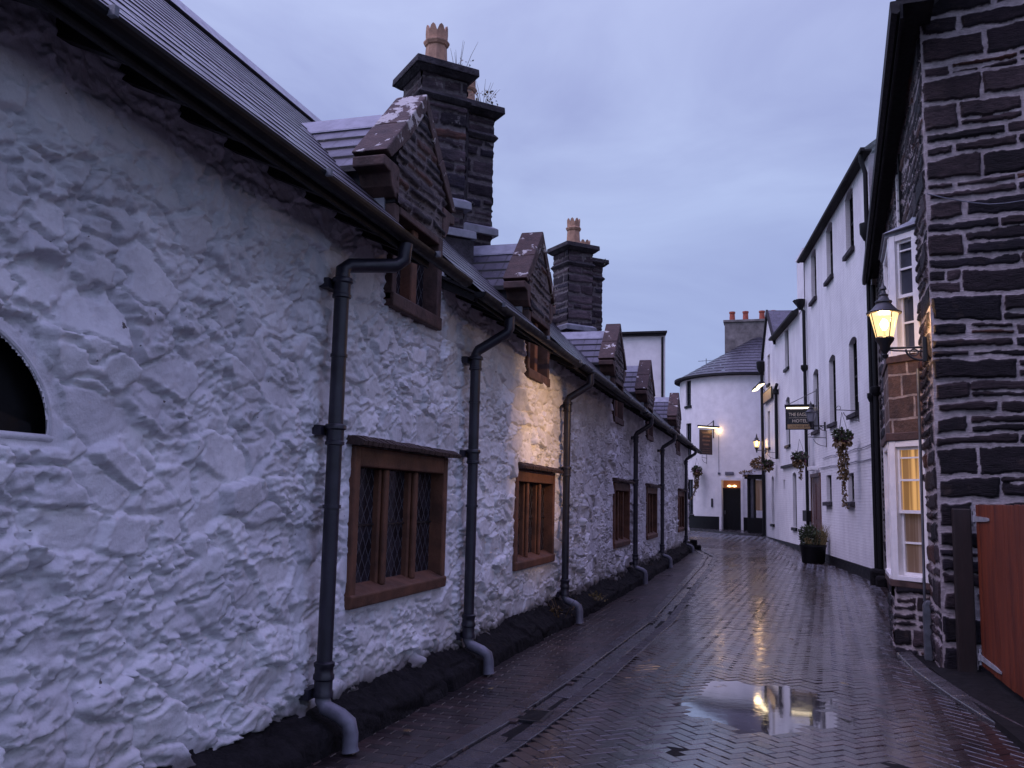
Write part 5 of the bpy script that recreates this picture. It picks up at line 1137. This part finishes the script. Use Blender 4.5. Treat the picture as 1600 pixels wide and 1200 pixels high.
# ================================================================== PLANTS
def leaves(mb, c, rx_, ry, rz_, n, sz, r_, droop=0):
    for _ in range(n):
        while True:
            v = Vector((r_.uniform(-1, 1), r_.uniform(-1, 1), r_.uniform(-1, 1)))
            if .15 < v.length < 1: break
        p = Vector((c[0] + v.x * rx_, c[1] + v.y * ry, c[2] + v.z * rz_)); d = (v + Vector((r_.gauss(0, .5), r_.gauss(0, .5), r_.gauss(0, .5) - droop))).normalized(); s_ = d.cross(Vector((r_.gauss(0, 1), r_.gauss(0, 1), r_.gauss(0, 1)))).normalized()
        l_ = sz * r_.uniform(.6, 1.4); w_ = l_ * .33; mid = p + d * l_ * .5; nn = d.cross(s_) * l_ * .12
        mb.add([p, mid + s_ * w_ + nn, p + d * l_, mid - s_ * w_ + nn], [(0, 1, 2), (0, 2, 3)])
def basket(F, a, o, z, label, trail, r_, rad=.26):
    c = F.P(a, o, z); t = thing('hanging_basket', label, 'hanging basket', (c[0], c[1], z - rad), 'hanging baskets along the lane')
    mb = MB(); mb.lathe(c, [(.05, -rad * .75), (rad * .6, -rad * .6), (rad * .9, -rad * .2), (rad, 0), (rad * .96, .01), (.02, -.02)], 16); mb.build('bowl', M['iron'], t, smooth=True)
    mb = MB()
    for k in range(3):
        q = 2.1 * k; mb.tube([(c[0] + rad * math.cos(q), c[1] + rad * math.sin(q), z), (c[0], c[1], z + .62)], .005, 5)
    mb.build('chain', M['iron'], t)
    mb = MB(); leaves(mb, (c[0], c[1], z + .05), rad * 1.15, rad * 1.15, rad * .7, 260, .09, r_); mb.build('foliage', M['leaf'], t, recalc=False)
    mb = MB(); leaves(mb, (c[0], c[1], z + .0), rad * 1.25, rad * 1.25, rad * .75, 110, .085, r_, .5); mb.build('flowers', M['leaf_purple'], t, recalc=False)
    mb = MB(); leaves(mb, (c[0], c[1], z - .12), rad * 1.1, rad * 1.1, rad * .7, 110, .11, r_, .9); mb.build('withered_leaves', M['leaf_brown'], t, recalc=False)
    if trail:
        mb = MB(); zz = 0
        while zz < trail:
            w_ = (.10 if zz < trail * .55 else .035) * (1 if trail > 1.2 else .5)
            for _ in range(20 if w_ > .05 else 5): leaves(mb, (c[0] + r_.uniform(-w_, w_) + .10 * (zz / trail) ** 3 * F.d[0] * -3, c[1] + r_.uniform(-w_, w_), z - .15 - zz), .03, .03, .03, 1, .075, r_, 1.2)
            zz += .035
        mb.build('trailing_stems', M['leaf_brown'], t, recalc=False)
r_ = random.Random(3)
basket(FA, 1.75, .42, 3.32, 'hanging basket with a long withered trail, nearest along the hotel wall', 1.6, r_, .17)
basket(FA, 8.7, .45, 3.12, 'bushy hanging basket beside the brown drainpipe by the hotel door', .5, r_, .20)
basket(FB, 5.6, .35, 3.25, 'hanging basket on the white end house, above a narrow ground-floor window', 0, r_, .17)
FPa = -37 / 57.3 * CR
basket(FP, FPa, .40, 3.22, 'small hanging basket on the round white pub, one thin stem trailing', 1.3, r_, .2); scroll_bracket(FP, FPa + .3, 3.85, pub, .42)
c = F1.P(.62, -.4, 3.45); mb = MB(); leaves(mb, c, .5, .4, .32, 500, .12, r_); leaves(mb, F1.P(.1, .1, 3.0), .35, .2, .12, 120, .1, r_); o = mb.build('porch_plant', M['leaf_brown'], None, F1.P(.7, -.3, 3.2), recalc=False); tag(o, 'brownish bushy plant on the roof of the dark pub porch', 'plant')
pl = thing('planter', 'round black tub standing against the white hotel wall', 'planter', (1.12, 28.4, g(28.4)))
mb = MB(); mb.lathe((1.12, 28.4, g(28.4)), [(.30, 0), (.32, .02), (.37, .46), (.39, .48), (.39, .53), (.36, .53), (.35, .48)], 20); mb.build('tub', M['black'], pl, smooth=True); mb = MB(); mb.lathe((1.12, 28.4, g(28.4)), [(.35, .47), (.2, .50), (.01, .51)], 16); mb.build('soil', M['joint'], pl)
mb = MB(); leaves(mb, (1.0, 28.4, .70), .27, .27, .30, 800, .075, r_); leaves(mb, (1.3, 28.45, .64), .22, .22, .22, 380, .07, r_)
for k in range(10): mb.tube([(1.0 + r_.uniform(-.05, .05), 28.4, .45), (.98 + r_.uniform(-.2, .2), 28.4 + r_.uniform(-.2, .2), .85)], .008, 5)
tag(mb.build('shrub', M['leaf'], None, (1.0, 28.4, .45), recalc=False), 'dark rounded evergreen shrub growing in the black tub', 'shrub')
mb = MB()
for k in range(80):
    x_, y_ = 1.36 + r_.gauss(0, .09), 28.3 + r_.gauss(0, .09); dx, dy, h_ = r_.gauss(.10, .12), r_.gauss(0, .12), r_.uniform(.35, .75)
    mb.add([(x_, y_, .45), (x_ + .008, y_, .45), (x_ + dx * .5 + .007, y_ + dy * .5, .45 + h_ * .7), (x_ + dx, y_ + dy, .45 + h_ * .95), (x_ + dx * .5, y_ + dy * .5, .45 + h_ * .7)], [(0, 1, 2, 4), (4, 2, 3)])
tag(mb.build('ornamental_grass', M['leaf_pale'], None, (1.36, 28.3, .45), recalc=False), 'pale straw-coloured tuft of grass at the side of the black tub', 'grass')
mb = MB(); leaves(mb, (.98, 28.05, .56), .12, .05, .08, 70, .05, r_); tag(mb.build('bedding_plant', M['leaf_pale'], None, (.98, 28.02, .5), recalc=False), 'low yellowish plant at the front rim of the black tub', 'plant')
# weeds on the chimneys and plinth
def weed(c, n, h_, label, mat='leaf_brown'):
    mb = MB()
    for k in range(n):
        dx, dy = r_.gauss(0, .08), r_.gauss(0, .08); q = h_ * r_.uniform(.5, 1.1); mb.tube([(c[0] + dx * .4, c[1] + dy * .4, c[2] - .02), (c[0] + dx, c[1] + dy, c[2] + q * .6), (c[0] + dx * 1.5, c[1] + dy * 1.5, c[2] + q)], [.004, .003, .0015], 4)
        leaves(mb, (c[0] + dx, c[1] + dy, c[2] + q * .3), .05, .05, .08, 5, .045, r_)
    tag(mb.build('weed', M[mat], None, c, recalc=False), label, 'weed')
weed((-4.02, 10.80, 7.25), 7, .42, 'wispy dry weed on the nearer cap of the tall chimney'); weed((-3.95, 11.7, 7.25), 9, .34, 'tuft of weeds on the farther cap of the tall chimney')
weed((-4.25, 11.35, 7.26), 5, .25, 'leafy green weed between the two caps of the tall chimney', 'leaf'); weed((-3.95, 20.5, 7.18), 8, .12, 'dark weed under the farther cap of the small chimney', 'leaf')
weed((LX + .2, 11.7, .10), 6, .25, 'straggly weed at the foot of the wall beside the third pipe', 'leaf_brown'); weed((LX + .22, 14.2, .06), 7, .12, 'yellow-green weed on the pavement beyond the third pipe', 'leaf_pale')
# drain grate in the channel and fallen leaves
dg_ = thing('drain_grate', 'small black iron grate set in the stone channel', 'drain', (-1.80, 6.9, g(6.9)))
mb = MB(); y0 = 6.72; zc = g(6.9) + .006; x0 = chx(6.9) + .085
mb.box(W0, x0, x0 + .03, y0, y0 + .36, zc - .03, zc + .004); mb.box(W0, x0 + .21, x0 + .24, y0, y0 + .36, zc - .03, zc + .004); mb.box(W0, x0 + .031, x0 + .209, y0, y0 + .02, zc - .03, zc + .003); mb.box(W0, x0 + .031, x0 + .209, y0 + .34, y0 + .36, zc - .03, zc + .003); mb.build('grate_frame', M['iron'], dg_)
mb = MB()
for k in range(8): mb.box(W0, x0 + .031, x0 + .209, y0 + .04 + k * .038, y0 + .055 + k * .038, zc - .03, zc + .001)
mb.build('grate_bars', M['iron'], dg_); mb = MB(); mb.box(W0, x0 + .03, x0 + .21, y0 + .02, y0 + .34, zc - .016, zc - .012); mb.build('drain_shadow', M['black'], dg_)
for k, (x_, y_, mt_) in enumerate(((.62, 9.1, 'leaf_pale'), (-2.45, 6.0, 'leaf_brown'), (-2.35, 7.6, 'leaf_pale'), (.55, 17.5, 'leaf_pale'), (-.2, 15.2, 'leaf_brown'), (-2.2, 12.9, 'leaf_brown'), (.2, 12.1, 'leaf_brown'))):
    mb = MB(); a = r_.uniform(0, 6); s_ = .045; z_ = g(y_) + .012 + (.012 if x_ < -1.9 else 0); P_ = lambda u, v, h_: (x_ + u * math.cos(a) - v * math.sin(a), y_ + u * math.sin(a) + v * math.cos(a), z_ + h_)
    mb.add([P_(-s_, 0, .004), P_(-s_ * .3, s_ * .6, .012), P_(s_ * .5, s_ * .5, .006), P_(s_ * 1.3, 0, .015), P_(s_ * .5, -s_ * .5, .010), P_(-s_ * .3, -s_ * .6, .002)], [(0, 1, 5), (1, 2, 4, 5), (2, 3, 4)])
    tag(mb.build('fallen_leaf', M[mt_], None, (x_, y_, z_), recalc=False), 'fallen leaf lying on the wet paving of the lane', 'leaf', 'fallen leaves on the paving')
